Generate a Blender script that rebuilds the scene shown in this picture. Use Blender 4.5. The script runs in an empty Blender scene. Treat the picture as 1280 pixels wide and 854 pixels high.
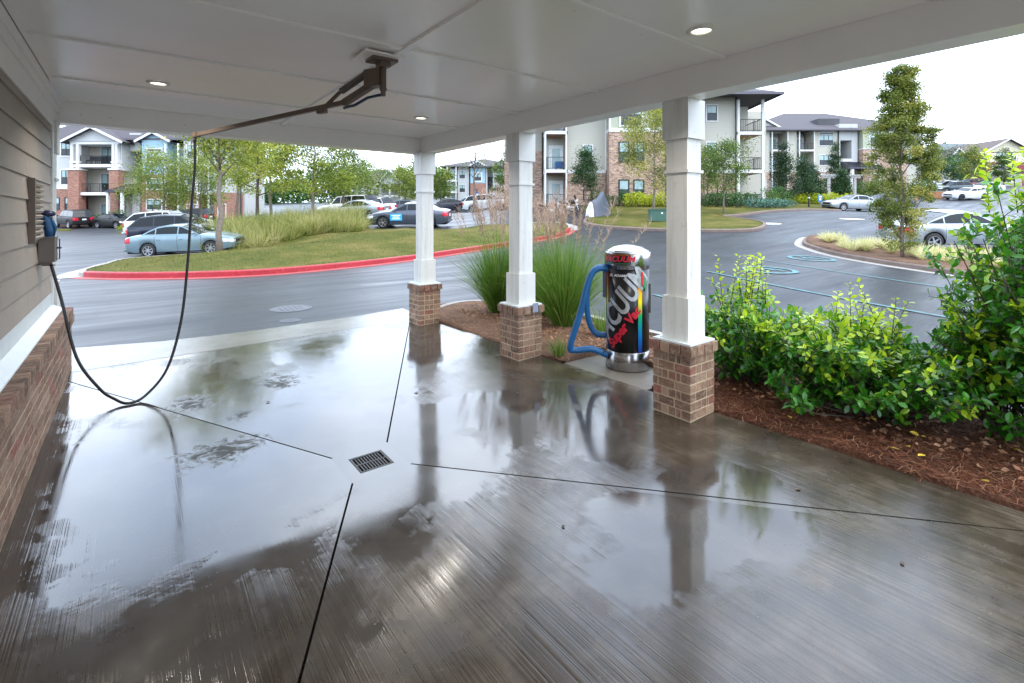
import bpy, bmesh, math, random
import numpy as np
from mathutils import Vector, Matrix
random.seed(7)
S = bpy.context.scene
COL = S.collection
rad = math.radians
# ------------------------------------------------------------------ camera
EYE = 1.7
YAW = rad(37.6)
CA, SA = math.cos(YAW), math.sin(YAW)
cam_d = bpy.data.cameras.new('camera')
cam = bpy.data.objects.new('camera', cam_d); COL.objects.link(cam)
cam.location = (0, 0, EYE); cam.rotation_euler = (rad(90), 0, -YAW)
cam_d.sensor_width = 36; cam_d.lens = 616 / 1280 * 36
cam_d.shift_y = -(427 - 270) / 1280
cam_d.clip_start = 0.05; cam_d.clip_end = 3000
S.camera = cam
# ------------------------------------------------------------------ world and sun
SUN_EL, SUN_ROT = rad(55), rad(165)          # rotation: clockwise from +Y
w = bpy.data.worlds.new('World'); S.world = w; w.use_nodes = True
nt = w.node_tree; N = nt.nodes; Lk = nt.links
for n in list(N): N.remove(n)
out = N.new('ShaderNodeOutputWorld'); bg = N.new('ShaderNodeBackground'); bg.inputs['Strength'].default_value = 0.10
sky = N.new('ShaderNodeTexSky'); sky.sky_type = 'NISHITA'; sky.sun_disc = False
sky.sun_elevation = SUN_EL; sky.sun_rotation = SUN_ROT; sky.dust_density = 2.0
tc = N.new('ShaderNodeTexCoord')
mp = N.new('ShaderNodeMapping'); mp.inputs['Scale'].default_value = (1, 1, 1.9)
nz = N.new('ShaderNodeTexNoise'); nz.inputs['Scale'].default_value = 1.7; nz.inputs['Detail'].default_value = 6; nz.inputs['Roughness'].default_value = 0.55
cr = N.new('ShaderNodeValToRGB'); cr.color_ramp.elements[0].position = 0.36; cr.color_ramp.elements[1].position = 0.60
cr.color_ramp.elements[0].color = (0.50, 0.50, 0.50, 1)
nz2 = N.new('ShaderNodeTexNoise'); nz2.inputs['Scale'].default_value = 3.1; nz2.inputs['Detail'].default_value = 7
cl = N.new('ShaderNodeValToRGB'); cl.color_ramp.elements[0].position = 0.33; cl.color_ramp.elements[1].position = 0.66
cl.color_ramp.elements[0].color = (8.8, 10.9, 14.3, 1); cl.color_ramp.elements[1].color = (15.0, 16.7, 19.2, 1)
mx = N.new('ShaderNodeMix'); mx.data_type = 'RGBA'
Lk.new(tc.outputs['Generated'], mp.inputs['Vector'])
for q in (nz, nz2): Lk.new(mp.outputs['Vector'], q.inputs['Vector'])
Lk.new(nz.outputs['Fac'], cr.inputs['Fac']); Lk.new(nz2.outputs['Fac'], cl.inputs['Fac'])
Lk.new(cr.outputs['Color'], mx.inputs['Factor']); Lk.new(sky.outputs['Color'], mx.inputs['A']); Lk.new(cl.outputs['Color'], mx.inputs['B'])
Lk.new(mx.outputs['Result'], bg.inputs['Color']); Lk.new(bg.outputs['Background'], out.inputs['Surface'])
sun_d = bpy.data.lights.new('sun', 'SUN'); sun_d.energy = 0.8; sun_d.angle = rad(45); sun_d.color = (1, 0.96, 0.9)
sun = bpy.data.objects.new('sun', sun_d); COL.objects.link(sun)
_sd = Vector((math.sin(SUN_ROT) * math.cos(SUN_EL), math.cos(SUN_ROT) * math.cos(SUN_EL), math.sin(SUN_EL)))
sun.rotation_euler = _sd.to_track_quat('Z', 'Y').to_euler()
S.view_settings.view_transform = 'Standard'; S.view_settings.look = 'None'; S.view_settings.gamma = 1
S.view_settings.exposure = 1.64
S.render.engine = 'CYCLES'
S.cycles.max_bounces = 10; S.cycles.diffuse_bounces = 5; S.cycles.glossy_bounces = 5; S.cycles.transparent_max_bounces = 12
S.cycles.use_denoising = True
S.cycles.sample_clamp_indirect = 8.0
S.cycles.caustics_reflective = True; S.cycles.caustics_refractive = False
DOWNLIGHT_W = 5.5

# ------------------------------------------------------------------ helpers: materials
def hexc(h):
    h = h.lstrip('#'); o = []
    for i in (0, 2, 4):
        v = int(h[i:i+2], 16) / 255
        o.append(v / 12.92 if v <= .04045 else ((v + .055) / 1.055) ** 2.4)
    return tuple(o) + (1,)
MATS = {}
class Mat:
    """small wrapper round a node tree"""
    def __init__(s, name):
        s.m = bpy.data.materials.new(name); s.m.use_nodes = True
        s.t = s.m.node_tree; s.b = s.t.nodes['Principled BSDF']; MATS[name] = s.m
    def n(s, kind, **kw):
        k = s.t.nodes.new('ShaderNode' + kind)
        for a, v in kw.items():
            if a in k.inputs: k.inputs[a].default_value = v
            else: setattr(k, a, v)
        return k
    def l(s, a, ao, b, bi): s.t.links.new(a.outputs[ao], b.inputs[bi])
    def set(s, **kw):
        for a, v in kw.items(): s.b.inputs[a.replace('_', ' ')].default_value = v
        return s
    def coord(s, out='Object', scale=(1, 1, 1), rot=(0, 0, 0)):
        c = s.n('TexCoord'); m = s.n('Mapping'); m.inputs['Scale'].default_value = scale; m.inputs['Rotation'].default_value = rot
        s.l(c, out, m, 'Vector'); return m
    def noise(s, co, scale, detail=4, rough=.55, dist=0):
        k = s.n('TexNoise', Scale=scale, Detail=detail, Roughness=rough, Distortion=dist); s.l(co, 'Vector', k, 'Vector'); return k
    def ramp(s, src, o, stops):
        k = s.n('ValToRGB'); e = k.color_ramp.elements
        while len(e) < len(stops): e.new(0.5)
        for q, (p, c) in zip(e, stops):
            q.position = p; q.color = c if isinstance(c, tuple) and len(c) == 4 else ((c,) * 3 + (1,) if not isinstance(c, tuple) else c + (1,))
        s.l(src, o, k, 'Fac'); return k
    def bump(s, src, o, strength, dist):
        k = s.n('Bump', Strength=strength, Distance=dist); s.l(src, o, k, 'Height'); s.l(k, 'Normal', s.b, 'Normal'); return k
    def mix(s, f, a, b, mode='MIX', clamp=True):
        k = s.n('Mix', data_type='RGBA', blend_type=mode)
        for v, i in ((f, 'Factor'), (a, 'A'), (b, 'B')):
            if isinstance(v, tuple) and len(v) == 2: s.l(v[0], v[1], k, i)
            else: k.inputs[i].default_value = v
        return k
    def math(s, op, a, b=0.0, clamp=False):
        k = s.n('Math', operation=op, use_clamp=clamp)
        for v, i in ((a, 0), (b, 1)):
            if isinstance(v, tuple): s.t.links.new(v[0].outputs[v[1]], k.inputs[i])
            else: k.inputs[i].default_value = v
        return k
def simple(name, hexcol, rough=.6, metal=0, var=.12, scale=6, bump=.0, bscale=60, spec=.5, coat=0, objvar=0):
    """a plain surface with faint mottling and relief"""
    m = Mat(name); c = hexc(hexcol) if isinstance(hexcol, str) else tuple(hexcol) + (1,)
    co = m.coord('Object')
    nzz = m.noise(co, scale, 5, .6)
    lo = tuple(max(0, x * (1 - var)) for x in c[:3]); hi = tuple(min(1, x * (1 + var)) for x in c[:3])
    r = m.ramp(nzz, 'Fac', [(.3, lo), (.7, hi)])
    src = r
    if objvar:
        oi = m.n('ObjectInfo'); rr = m.ramp(oi, 'Random', [(0, (1 - objvar,) * 3), (1, (1 + objvar,) * 3)])
        src = m.mix(1.0, (r, 'Color'), (rr, 'Color'), 'MULTIPLY'); m.l(src, 'Result', m.b, 'Base Color')
    else: m.l(r, 'Color', m.b, 'Base Color')
    m.set(Roughness=rough, Metallic=metal, Specular_IOR_Level=spec, Coat_Weight=coat, Coat_Roughness=.04)
    if bump:
        n2 = m.noise(co, bscale, 3, .6); m.bump(n2, 'Fac', bump, .01)
    return m.m

# ------------------------------------------------------------------ helpers: meshes
class MB:
    def __init__(s): s.v = []; s.f = []; s.m = []; s.t = []; s.mi = 0; s.tint = 0.5
    def face(s, idx): s.f.append(idx); s.m.append(s.mi); s.t.append(s.tint)
    def poly(s, pts):
        b = len(s.v); s.v += [tuple(p) for p in pts]; s.face(tuple(range(b, b + len(pts))))
    def box(s, x0, x1, y0, y1, z0, z1, mat=None):
        b = len(s.v); P = [(x, y, z) for z in (z0, z1) for x, y in ((x0, y0), (x1, y0), (x1, y1), (x0, y1))]
        if mat is not None: P = [tuple(mat @ Vector(p)) for p in P]
        s.v += P
        for q in ((3, 2, 1, 0), (4, 5, 6, 7), (0, 1, 5, 4), (1, 2, 6, 5), (2, 3, 7, 6), (3, 0, 4, 7)): s.face(tuple(b + i for i in q))
    def cbox(s, c, d, mat=None):
        s.box(c[0]-d[0]/2, c[0]+d[0]/2, c[1]-d[1]/2, c[1]+d[1]/2, c[2]-d[2]/2, c[2]+d[2]/2, mat)
    def prism(s, pts, z0, z1):
        """pts: counter-clockwise xy; z0/z1 numbers or functions"""
        f0 = z0 if callable(z0) else (lambda x, y: z0); f1 = z1 if callable(z1) else (lambda x, y: z1)
        n = len(pts); b = len(s.v)
        s.v += [(x, y, f0(x, y)) for x, y in pts] + [(x, y, f1(x, y)) for x, y in pts]
        s.face(tuple(b + i for i in reversed(range(n)))); s.face(tuple(b + n + i for i in range(n)))
        for i in range(n): j = (i + 1) % n; s.face((b+i, b+j, b+n+j, b+n+i))
    def tube(s, path, r, n=8, cap=True):
        path = [Vector(p) for p in path]; R = r if isinstance(r, (list, tuple)) else [r] * len(path)
        rings = []; up = None
        for i, p in enumerate(path):
            t = (path[min(i+1, len(path)-1)] - path[max(i-1, 0)])
            if t.length < 1e-9: t = Vector((0, 0, 1))
            t.normalize()
            if up is None:
                up = Vector((0, 0, 1)) if abs(t.z) < .9 else Vector((1, 0, 0))
            a = t.cross(up)
            if a.length < 1e-6: a = t.orthogonal()
            a.normalize(); bb = a.cross(t).normalized(); up = bb
            b0 = len(s.v); rings.append(b0)
            for k in range(n):
                an = 2 * math.pi * k / n; s.v.append(tuple(p + (a * math.cos(an) + bb * math.sin(an)) * R[i]))
        for q in range(len(rings) - 1):
            for k in range(n):
                j = (k + 1) % n; s.face((rings[q]+j, rings[q]+k, rings[q+1]+k, rings[q+1]+j))
        if cap:
            s.face(tuple(rings[0] + k for k in range(n))); s.face(tuple(rings[-1] + k for k in reversed(range(n))))
    def bar(s, a, b, w, h=None):
        """square bar between two points"""
        a = Vector(a); b = Vector(b); h = h or w; t = (b - a); L = t.length; q = t.to_track_quat('X', 'Z').to_matrix().to_4x4()
        s.box(0, L, -w/2, w/2, -h/2, h/2, Matrix.Translation(a) @ q)
    def lathe(s, prof, n=32, c=(0, 0, 0), axis='z', cap=True):
        """prof: list of (r, z)"""
        rings = []
        for r, z in prof:
            rings.append(len(s.v))
            for k in range(n):
                a = 2 * math.pi * k / n; p = (r * math.cos(a), r * math.sin(a), z)
                if axis == 'y': p = (p[0], p[2], -p[1])
                elif axis == 'x': p = (p[2], p[0], p[1])
                s.v.append((p[0]+c[0], p[1]+c[1], p[2]+c[2]))
        for q in range(len(rings)-1):
            for k in range(n):
                j = (k+1) % n; s.face((rings[q]+k, rings[q]+j, rings[q+1]+j, rings[q+1]+k))
        if cap and prof[0][0] > 1e-6: s.face(tuple(rings[0]+k for k in reversed(range(n))))
        if cap and prof[-1][0] > 1e-6: s.face(tuple(rings[-1]+k for k in range(n)))
    def blob(s, c, r, seed=0, rough=.15, seg=10, ring=7):
        rnd = random.Random(seed); c = Vector(c); b = len(s.v); rx, ry, rz = r if isinstance(r, (tuple, list)) else (r, r, r)
        s.v.append((c.x, c.y, c.z - rz))
        for i in range(1, ring):
            th = math.pi * i / ring
            for k in range(seg):
                a = 2 * math.pi * k / seg; q = 1 + rnd.uniform(-rough, rough)
                s.v.append((c.x + rx*q*math.sin(th)*math.cos(a), c.y + ry*q*math.sin(th)*math.sin(a), c.z - rz*q*math.cos(th)))
        s.v.append((c.x, c.y, c.z + rz)); top = len(s.v) - 1
        for k in range(seg):
            j = (k+1) % seg; s.face((b, b+1+j, b+1+k)); s.face((top, top-seg+k, top-seg+j))
        for i in range(ring-2):
            for k in range(seg):
                j = (k+1) % seg; o = b+1+i*seg; s.face((o+k, o+j, o+seg+j, o+seg+k))
    def mesh(s, name, mats, smooth=False, off=(0, 0, 0), tint=False):
        me = bpy.data.meshes.new(name)
        V = s.v if off == (0, 0, 0) else [(x-off[0], y-off[1], z-off[2]) for x, y, z in s.v]
        me.from_pydata(V, [], s.f)
        for m in (mats if isinstance(mats, (list, tuple)) else [mats]): me.materials.append(m)
        if any(s.m): me.polygons.foreach_set('material_index', s.m)
        if smooth: me.polygons.foreach_set('use_smooth', [True] * len(s.f))
        if tint:
            a = me.attributes.new('tint', 'FLOAT', 'FACE'); a.data.foreach_set('value', s.t)
        me.update(); return me
def link(name, me, parent=None, kind=None, label=None, loc=None, cat=None, group=None):
    o = bpy.data.objects.new(name, me); COL.objects.link(o)
    if parent is not None: o.parent = parent
    if loc is not None: o.location = loc
    if kind: o['kind'] = kind
    if label: o['label'] = label
    if cat: o['category'] = cat
    if group: o['group'] = group
    return o
def part(name, mb, mats, parent, smooth=False, world=False, tint=False, label=None, kind=None):
    off = (0, 0, 0)
    if world:
        p = parent; off = Vector((0, 0, 0))
        while p is not None: off = off + p.location; p = p.parent
        off = tuple(off)
    return link(name, mb.mesh(name, mats, smooth, off, tint), parent, kind=kind, label=label)
def thing(name, label, cat, loc=(0, 0, 0), rotz=0, group=None):
    o = bpy.data.objects.new(name, None); COL.objects.link(o); o.location = loc; o.rotation_euler = (0, 0, rotz)
    o.empty_display_size = .1
    o['label'] = label; o['category'] = cat
    if group: o['group'] = group
    return o
def struct(name, mb, mats, smooth=False, tint=False, kind='structure', label=None):
    return link(name, mb.mesh(name, mats, smooth, (0, 0, 0), tint), kind=kind, label=label)
def copy_tree(o, parent=None, **props):
    c = o.copy(); COL.objects.link(c)
    if parent is not None: c.parent = parent
    for k, v in props.items(): c[k] = v
    for ch in list(o.children): copy_tree(ch, c)
    return c
def ss(a, b, x): x = min(1, max(0, (x-a)/(b-a))); return x*x*(3-2*x)

# ------------------------------------------------------------------ terrain
def XY(px, Z):
    """plan position of the point seen at photo column px from Z metres ahead"""
    X = (px - 640) / 616 * Z
    return (X*CA + Z*SA, -X*SA + Z*CA)
_ctl = [(100, 5, 0), (640, 5, 0), (1200, 5, 0), (100, 10, 0), (640, 10, 0), (1200, 9, 0), (-200, 8, 0), (1700, 7, 0),
        (200, 22.9, -.15), (300, 22, -.1), (90, 14.3, -.03), (440, 15.8, .06), (640, 19.5, .22), (710, 25.5, .46),
        (510, 30, 1.16), (420, 30, 1.1), (840, 24, 1.05), (732, 28, 1.29), (1165, 19.8, .45), (1000, 19, .22), (1110, 15.5, .1), (1210, 13.2, .05),
        (1400, 20, .6), (900, 15, .3), (1065, 45, 2.14), (1207, 60, 3.9), (608, 47.6, 2.0), (95, 53, .5), (145, 52, .5), (20, 40, .1), (690, 34, 1.6),
        (840, 40.6, 2.55), (700, 40.6, 2.5), (940, 40.6, 2.5), (1000, 77, 5.6), (1130, 77, 5.8), (1230, 100, 7.9), (127, 58, 1.0), (220, 58, 1.2),
        (590, 90, 4.6), (480, 75, 3.2), (250, 50, .5), (350, 46, 1.2), (440, 40, 1.5), (-300, 60, .3), (1600, 50, 3.2)]
_cp = [(XY(a, b), c) for a, b, c in _ctl]
_cp += [((-60, -40), -.2), ((40, -60), -.2), ((0, -20), -.05), ((60, -20), 0.2), ((-40, 0), -.1), ((-90, 60), .2), ((250, -60), 6), ((300, 100), 13), ((150, 260), 11), ((-100, 260), 5), ((-250, 100), 2), ((-250, -200), 0), ((250, -250), 2)]
_P = np.array([p for p, _ in _cp], float); _H = np.array([h for _, h in _cp], float)
def _U(r): return np.where(r > 1e-9, r*r*np.log(r + 1e-12), 0)
_n = len(_P); _K = _U(np.linalg.norm(_P[:, None] - _P[None], axis=2)) + np.eye(_n) * 30.0
_Q = np.hstack([np.ones((_n, 1)), _P]); _A = np.block([[_K, _Q], [_Q.T, np.zeros((3, 3))]])
_W = np.linalg.solve(_A, np.concatenate([_H, np.zeros(3)]))
def gz(x, y):
    r = np.hypot(_P[:, 0] - x, _P[:, 1] - y)
    h = float(_U(r) @ _W[:_n] + _W[_n] + _W[_n+1]*x + _W[_n+2]*y)
    dx = max(-3 - x, 0, x - 7.5); dy = max(-6 - y, 0, y - 9.5); d = math.hypot(dx, dy)
    k = ss(0, 7, d)
    return h * k - .02 * (1 - k)
def G(px, Z, up=0):
    x, y = XY(px, Z); return (x, y, gz(x, y) + up)
def scr(p):
    X = p[0]*CA - p[1]*SA; Z = p[0]*SA + p[1]*CA
    return (640 + 616*X/Z, 270 + (EYE - p[2])*616/Z, Z)
# ------------------------------------------------------------------ materials
def mk_asphalt():
    m = Mat('asphalt'); co = m.coord('Object')
    a = m.noise(co, .35, 5, .6); b = m.noise(co, 90, 3, .7)
    st = m.coord('Object', (.12, 1.2, 1), (0, 0, rad(-20))); c = m.noise(st, 1.0, 7, .68, .5)
    r = m.ramp(a, 'Fac', [(.3, (.016, .018, .021)), (.7, (.032, .035, .041))])
    g = m.ramp(b, 'Fac', [(.35, .55), (.7, 1.45)])
    mm0 = m.mix(1.0, (r, 'Color'), (g, 'Color'), 'MULTIPLY')
    wv = m.noise(co, .7, 3); dv = m.n('VectorMath', operation='ADD'); m.l(co, 'Vector', dv, 0); m.l(wv, 'Color', dv, 1)
    vo = m.n('TexVoronoi', feature='DISTANCE_TO_EDGE', Scale=.16); m.l(dv, 'Vector', vo, 'Vector'); ck = m.ramp(vo, 'Distance', [(.0, .35), (.006, 1.0)])
    sp = m.noise(co, 1.3, 5, .7); oil = m.ramp(sp, 'Fac', [(.30, .6), (.40, 1.0)])
    mm1 = m.mix(1.0, (mm0, 'Result'), (ck, 'Color'), 'MULTIPLY'); mm = m.mix(1.0, (mm1, 'Result'), (oil, 'Color'), 'MULTIPLY'); m.l(mm, 'Result', m.b, 'Base Color')
    rr = m.ramp(c, 'Fac', [(.34, .30), (.5, .42), (.68, .55)]); m.l(rr, 'Color', m.b, 'Roughness')
    m.bump(b, 'Fac', .35, .006); m.set(Specular_IOR_Level=.23); return m.m
M_asphalt = mk_asphalt()
def mk_slab():
    m = Mat('wet_concrete'); co = m.coord('Object')
    big = m.noise(co, .8, 6, .62, .3); mid = m.noise(co, 3.2, 6, .6, .2); fine = m.noise(co, 45, 4, .7)
    # broom finish: fine ridges that run along the bay
    bc = m.coord('Object', (140, .5, 1)); broom = m.noise(bc, 1.0, 2, .6)
    bc2 = m.coord('Object', (24, .35, 1)); broom2 = m.noise(bc2, 1.0, 3, .6)
    br = m.math('ADD', (m.math('MULTIPLY', (broom, 'Fac'), 1.55), 'Value'), (m.math('MULTIPLY', (broom2, 'Fac'), .45), 'Value'))
    base = m.ramp(mid, 'Fac', [(.25, hexc('#2a231c')[:3]), (.5, hexc('#40372d')[:3]), (.75, hexc('#5a5146')[:3])])
    streak = m.ramp(br, 'Value', [(.72, .62), (1.0, .98), (1.28, 1.38)])
    b2 = m.mix(.8, (base, 'Color'), (streak, 'Color'), 'MULTIPLY')
    # standing water: wide low area in the left and middle of the bay plus scattered shallow pools
    geo = m.n('NewGeometry'); sep = m.n('SeparateXYZ'); m.l(geo, 'Position', sep, 'Vector')
    def well(cx, cy, rx, ry):
        dx = m.math('DIVIDE', (m.math('SUBTRACT', (sep, 'X'), cx), 'Value'), rx); dy = m.math('DIVIDE', (m.math('SUBTRACT', (sep, 'Y'), cy), 'Value'), ry)
        d = m.math('SQRT', (m.math('ADD', (m.math('MULTIPLY', (dx, 'Value'), (dx, 'Value')), 'Value'), (m.math('MULTIPLY', (dy, 'Value'), (dy, 'Value')), 'Value')), 'Value'))
        return m.math('SUBTRACT', 1.0, (d, 'Value'))
    wells = [well(.65, 4.2, 1.7, 2.9), well(1.5, 3.3, 1.0, .9), well(2.3, 5.7, 1.8, 1.9), well(2.8, 3.4, 1.0, 1.3), well(2.5, 1.5, 1.3, .55), well(.1, 6.2, 1.3, 1.2)]
    mxw = wells[0]
    for q in wells[1:]: mxw = m.math('MAXIMUM', (mxw, 'Value'), (q, 'Value'))
    mxw = m.math('MAXIMUM', (mxw, 'Value'), -.6)
    lvl = m.math('ADD', (m.math('MULTIPLY', (mxw, 'Value'), .62), 'Value'), (m.math('MULTIPLY', (m.math('SUBTRACT', (big, 'Fac'), .5), 'Value'), 1.7), 'Value'))
    lvl = m.math('ADD', (lvl, 'Value'), (m.math('MULTIPLY', (m.math('SUBTRACT', (mid, 'Fac'), .5), 'Value'), .55), 'Value'))
    lvl = m.math('SUBTRACT', (lvl, 'Value'), (m.math('MULTIPLY', (m.math('SUBTRACT', (br, 'Value'), 1.0), 'Value'), .09), 'Value'))
    pud = m.ramp(lvl, 'Value', [(.05, 0.0), (.20, 1.0)])
    # silt left in patches
    sc = m.coord('Object', (1, 1, 1)); s1 = m.noise(sc, 8.5, 8, .75, .9)
    silt_w = [well(.55, 4.2, .5, .42), well(.42, 5.35, .34, .42), well(1.2, 5.55, .3, .5), well(.75, 4.85, .2, .2)]
    sm = silt_w[0]
    for q in silt_w[1:]: sm = m.math('MAXIMUM', (sm, 'Value'), (q, 'Value'))
    sl = m.math('ADD', (m.math('MULTIPLY', (sm, 'Value'), .36), 'Value'), (m.math('MULTIPLY', (m.math('SUBTRACT', (s1, 'Fac'), .47), 'Value'), 1.25), 'Value'))
    silt = m.ramp(sl, 'Value', [(.20, 0.0), (.36, .9)])
    sc2 = m.ramp(fine, 'Fac', [(.35, hexc('#14140d')[:3]), (.6, hexc('#2f2e1c')[:3]), (.75, hexc('#5a583c')[:3])])
    b3 = m.mix((pud, 'Color'), (b2, 'Result'), (m.mix(.5, (base, 'Color'), (0.05, 0.047, 0.045, 1)), 'Result'))
    b4 = m.mix((silt, 'Color'), (b3, 'Result'), (sc2, 'Color')); m.l(b4, 'Result', m.b, 'Base Color')
    # drier front apron
    dry = m.ramp((m.math('ADD', (m.math('MULTIPLY', (m.math('SUBTRACT', (sep, 'Y'), 7.2), 'Value'), .8), 'Value'), (big, 'Fac'))), 'Value', [(.55, 0.0), (.9, 1.0)])
    rr = m.mix((pud, 'Color'), (m.ramp(m.noise(co, 1.7, 5, .65, .5), 'Fac', [(.35, .13), (.5, .20), (.68, .36)]), 'Color'), (m.ramp(m.noise(co, 2.6, 4, .6), 'Fac', [(.35, .05), (.65, .13)]), 'Color'))
    rr2 = m.mix((silt, 'Color'), (rr, 'Result'), (.55, .55, .55, 1)); m.l(rr2, 'Result', m.b, 'Roughness')
    inv = m.math('SUBTRACT', 1.0, (pud, 'Color'))
    h = m.math('ADD', (m.math('MULTIPLY', (br, 'Value'), (m.math('ADD', (inv, 'Value'), .10), 'Value')), 'Value'), (m.math('MULTIPLY', (silt, 'Color'), .5), 'Value'))
    m.bump(h, 'Value', .17, .004)
    m.set(Specular_IOR_Level=.5, IOR=1.68); sl2 = m.math('SUBTRACT', .5, (m.math('MULTIPLY', (silt, 'Color'), .42), 'Value')); m.l(sl2, 'Value', m.b, 'Specular IOR Level')
    return m.m
M_slab = mk_slab()
def mk_brick():
    m = Mat('brick_clay'); oi = m.n('ObjectInfo'); co = m.coord('Object', (9, 9, 9))
    tc = m.n('TexCoord'); vm = m.n('VectorMath', operation='ADD'); m.l(tc, 'Object', vm, 0)
    rv = m.n('CombineXYZ'); m.l(oi, 'Random', rv, 'X'); m.l(oi, 'Random', rv, 'Y'); sc = m.n('VectorMath', operation='SCALE'); m.l(rv, 'Vector', sc, 0); sc.inputs['Scale'].default_value = 37
    m.l(sc, 'Vector', vm, 1)
    n1 = m.n('TexNoise', Scale=2.2, Detail=6, Roughness=.7); m.l(vm, 'Vector', n1, 'Vector')
    n2 = m.n('TexNoise', Scale=9, Detail=5, Roughness=.7); m.l(vm, 'Vector', n2, 'Vector')
    base = m.ramp(oi, 'Random', [(0, hexc('#573d2e')[:3]), (.3, hexc('#8c6a52')[:3]), (.5, hexc('#6f5040')[:3]), (.75, hexc('#a1826a')[:3]), (.88, hexc('#7a5a49')[:3]), (1, hexc('#8f5142')[:3])])
    a = m.mix((m.ramp(n1, 'Fac', [(.45, 0.0), (.75, .75)]), 'Color'), (base, 'Color'), hexc('#b39f8a'))
    b = m.mix((m.ramp(n2, 'Fac', [(.5, 0.0), (.72, .7)]), 'Color'), (a, 'Result'), hexc('#3d2a22')); m.l(b, 'Result', m.b, 'Base Color')
    m.bump(n2, 'Fac', .6, .01); m.set(Roughness=.75); return m.m
M_brick = mk_brick()
M_mortar = simple('mortar', '#b8a488', .9, var=.2, scale=20, bump=.5)
M_trim = simple('white_paint', '#d9d9d4', .42, var=.06, scale=3, bump=.04, bscale=30)
_mt = Mat('weathered_white_paint'); _co = _mt.coord('Object', (9, 9, .8)); _n1 = _mt.noise(_co, 1.0, 6, .7); _n2 = _mt.noise(_mt.coord('Object'), 14, 6, .75)
_mx = _mt.mix(1.0, (_mt.ramp(_n1, 'Fac', [(.3, hexc('#c3c1b8')), (.52, hexc('#d9d9d4'))]), 'Color'), (_mt.ramp(_n2, 'Fac', [(.28, .82), (.42, 1.0)]), 'Color'), 'MULTIPLY'); _mt.l(_mx, 'Result', _mt.b, 'Base Color'); _mt.bump(_n2, 'Fac', .05, .01); _mt.set(Roughness=.45); M_trim = _mt.m
M_ceil = simple('ceiling_paint', '#eceae6', .24, var=.03, scale=1.5, bump=.05, bscale=3)
M_siding = simple('beige_siding', '#9b9084', .6, var=.06, scale=3, bump=.25, bscale=40, objvar=.05)
M_flash = simple('white_flashing', '#d4dcdc', .35, var=.05)
M_bronze = simple('bronze_paint', '#66584d', .45, metal=.2, var=.1)
M_greybox = simple('grey_brown_paint', '#5f5852', .45, var=.08)
M_bluepl = simple('blue_plastic', '#134a74', .4, var=.15)
M_black = simple('black_rubber', '#1a191b', .42, var=.2)
M_bluehose = simple('blue_hose', '#155c93', .45, var=.15)
M_steel = Mat('brushed_steel')
_co = M_steel.coord('Object', (1, 1, 60)); _n1 = M_steel.noise(_co, 8, 4); M_steel.l(M_steel.ramp(_n1, 'Fac', [(.3, (.36, .36, .37)), (.7, (.52, .52, .53))]), 'Color', M_steel.b, 'Base Color')
M_steel.set(Metallic=1, Roughness=.20); M_steel = M_steel.m
M_wrap = simple('black_vinyl', '#121214', .28, var=.1)
M_redp = simple('red_print', '#c81f35', .4, var=.08)
M_silverp = simple('silver_print', '#b9bcc0', .3, metal=.5, var=.25, scale=9)
M_whitep = simple('white_print', '#e6e6e6', .5, var=.03)
M_greenp = simple('green_print', '#2f7a55', .4, var=.2)
M_orangep = simple('orange_print', '#d06a1c', .4)
def mk_rainbow():
    m = Mat('rainbow_print'); tc = m.n('TexCoord'); sp = m.n('SeparateXYZ'); m.l(tc, 'Generated', sp, 'Vector')
    r = m.ramp(sp, 'Z', [(0, hexc('#1d2f8c')), (.2, hexc('#0f6fb8')), (.45, hexc('#16a15a')), (.62, hexc('#e9d50f')), (.8, hexc('#ef8a17')), (1, hexc('#c8202c'))])
    m.l(r, 'Color', m.b, 'Base Color'); m.set(Roughness=.35); return m.m
M_rainbow = mk_rainbow()
M_iron = simple('cast_iron', '#4b4a4a', .5, metal=.6, var=.2)
M_dark = simple('dark_void', '#0d0d0d', .9)
M_redkerb = Mat('red_kerb_paint')
_co = M_redkerb.coord('Object'); _n1 = M_redkerb.noise(_co, 1.3, 6, .7); _n2 = M_redkerb.noise(_co, 40, 4)
_mx = M_redkerb.mix((M_redkerb.ramp(_n2, 'Fac', [(.58, 0.0), (.75, .5)]), 'Color'), (M_redkerb.ramp(_n1, 'Fac', [(.3, hexc('#7d0815')), (.7, hexc('#9a1122'))]), 'Color'), hexc('#c9a79c'))
M_redkerb.l(_mx, 'Result', M_redkerb.b, 'Base Color'); M_redkerb.set(Roughness=.55); M_redkerb = M_redkerb.m
M_redgut = simple('faded_red_gutter', '#93403f', .7, var=.25, scale=2)
M_apron = simple('apron_concrete', '#746f67', .22, var=.25, scale=1.6, bump=.1)
M_fascia = simple('dark_fascia', '#55525a', .6)
M_kerb = simple('kerb_concrete', '#94897d', .8, var=.2, scale=3, bump=.3)
M_pad = simple('pad_concrete', '#6d675e', .4, var=.2, scale=4, bump=.2)
M_gutter = simple('gutter_concrete', '#8d8780', .7, var=.15, scale=3, bump=.2)
M_kerbbrown = simple('weathered_kerb', '#65564e', .8, var=.2, scale=3, bump=.3)
M_lawnm = Mat('lawn')
_co = M_lawnm.coord('Object'); _n1 = M_lawnm.noise(_co, .55, 6, .65); _n2 = M_lawnm.noise(_co, 22, 5, .7)
_mx = M_lawnm.mix(1.0, (M_lawnm.ramp(_n1, 'Fac', [(.3, hexc('#37431a')), (.5, hexc('#535324')), (.70, hexc('#71643c'))]), 'Color'), (M_lawnm.ramp(_n2, 'Fac', [(.3, .6), (.7, 1.25)]), 'Color'), 'MULTIPLY')
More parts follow.
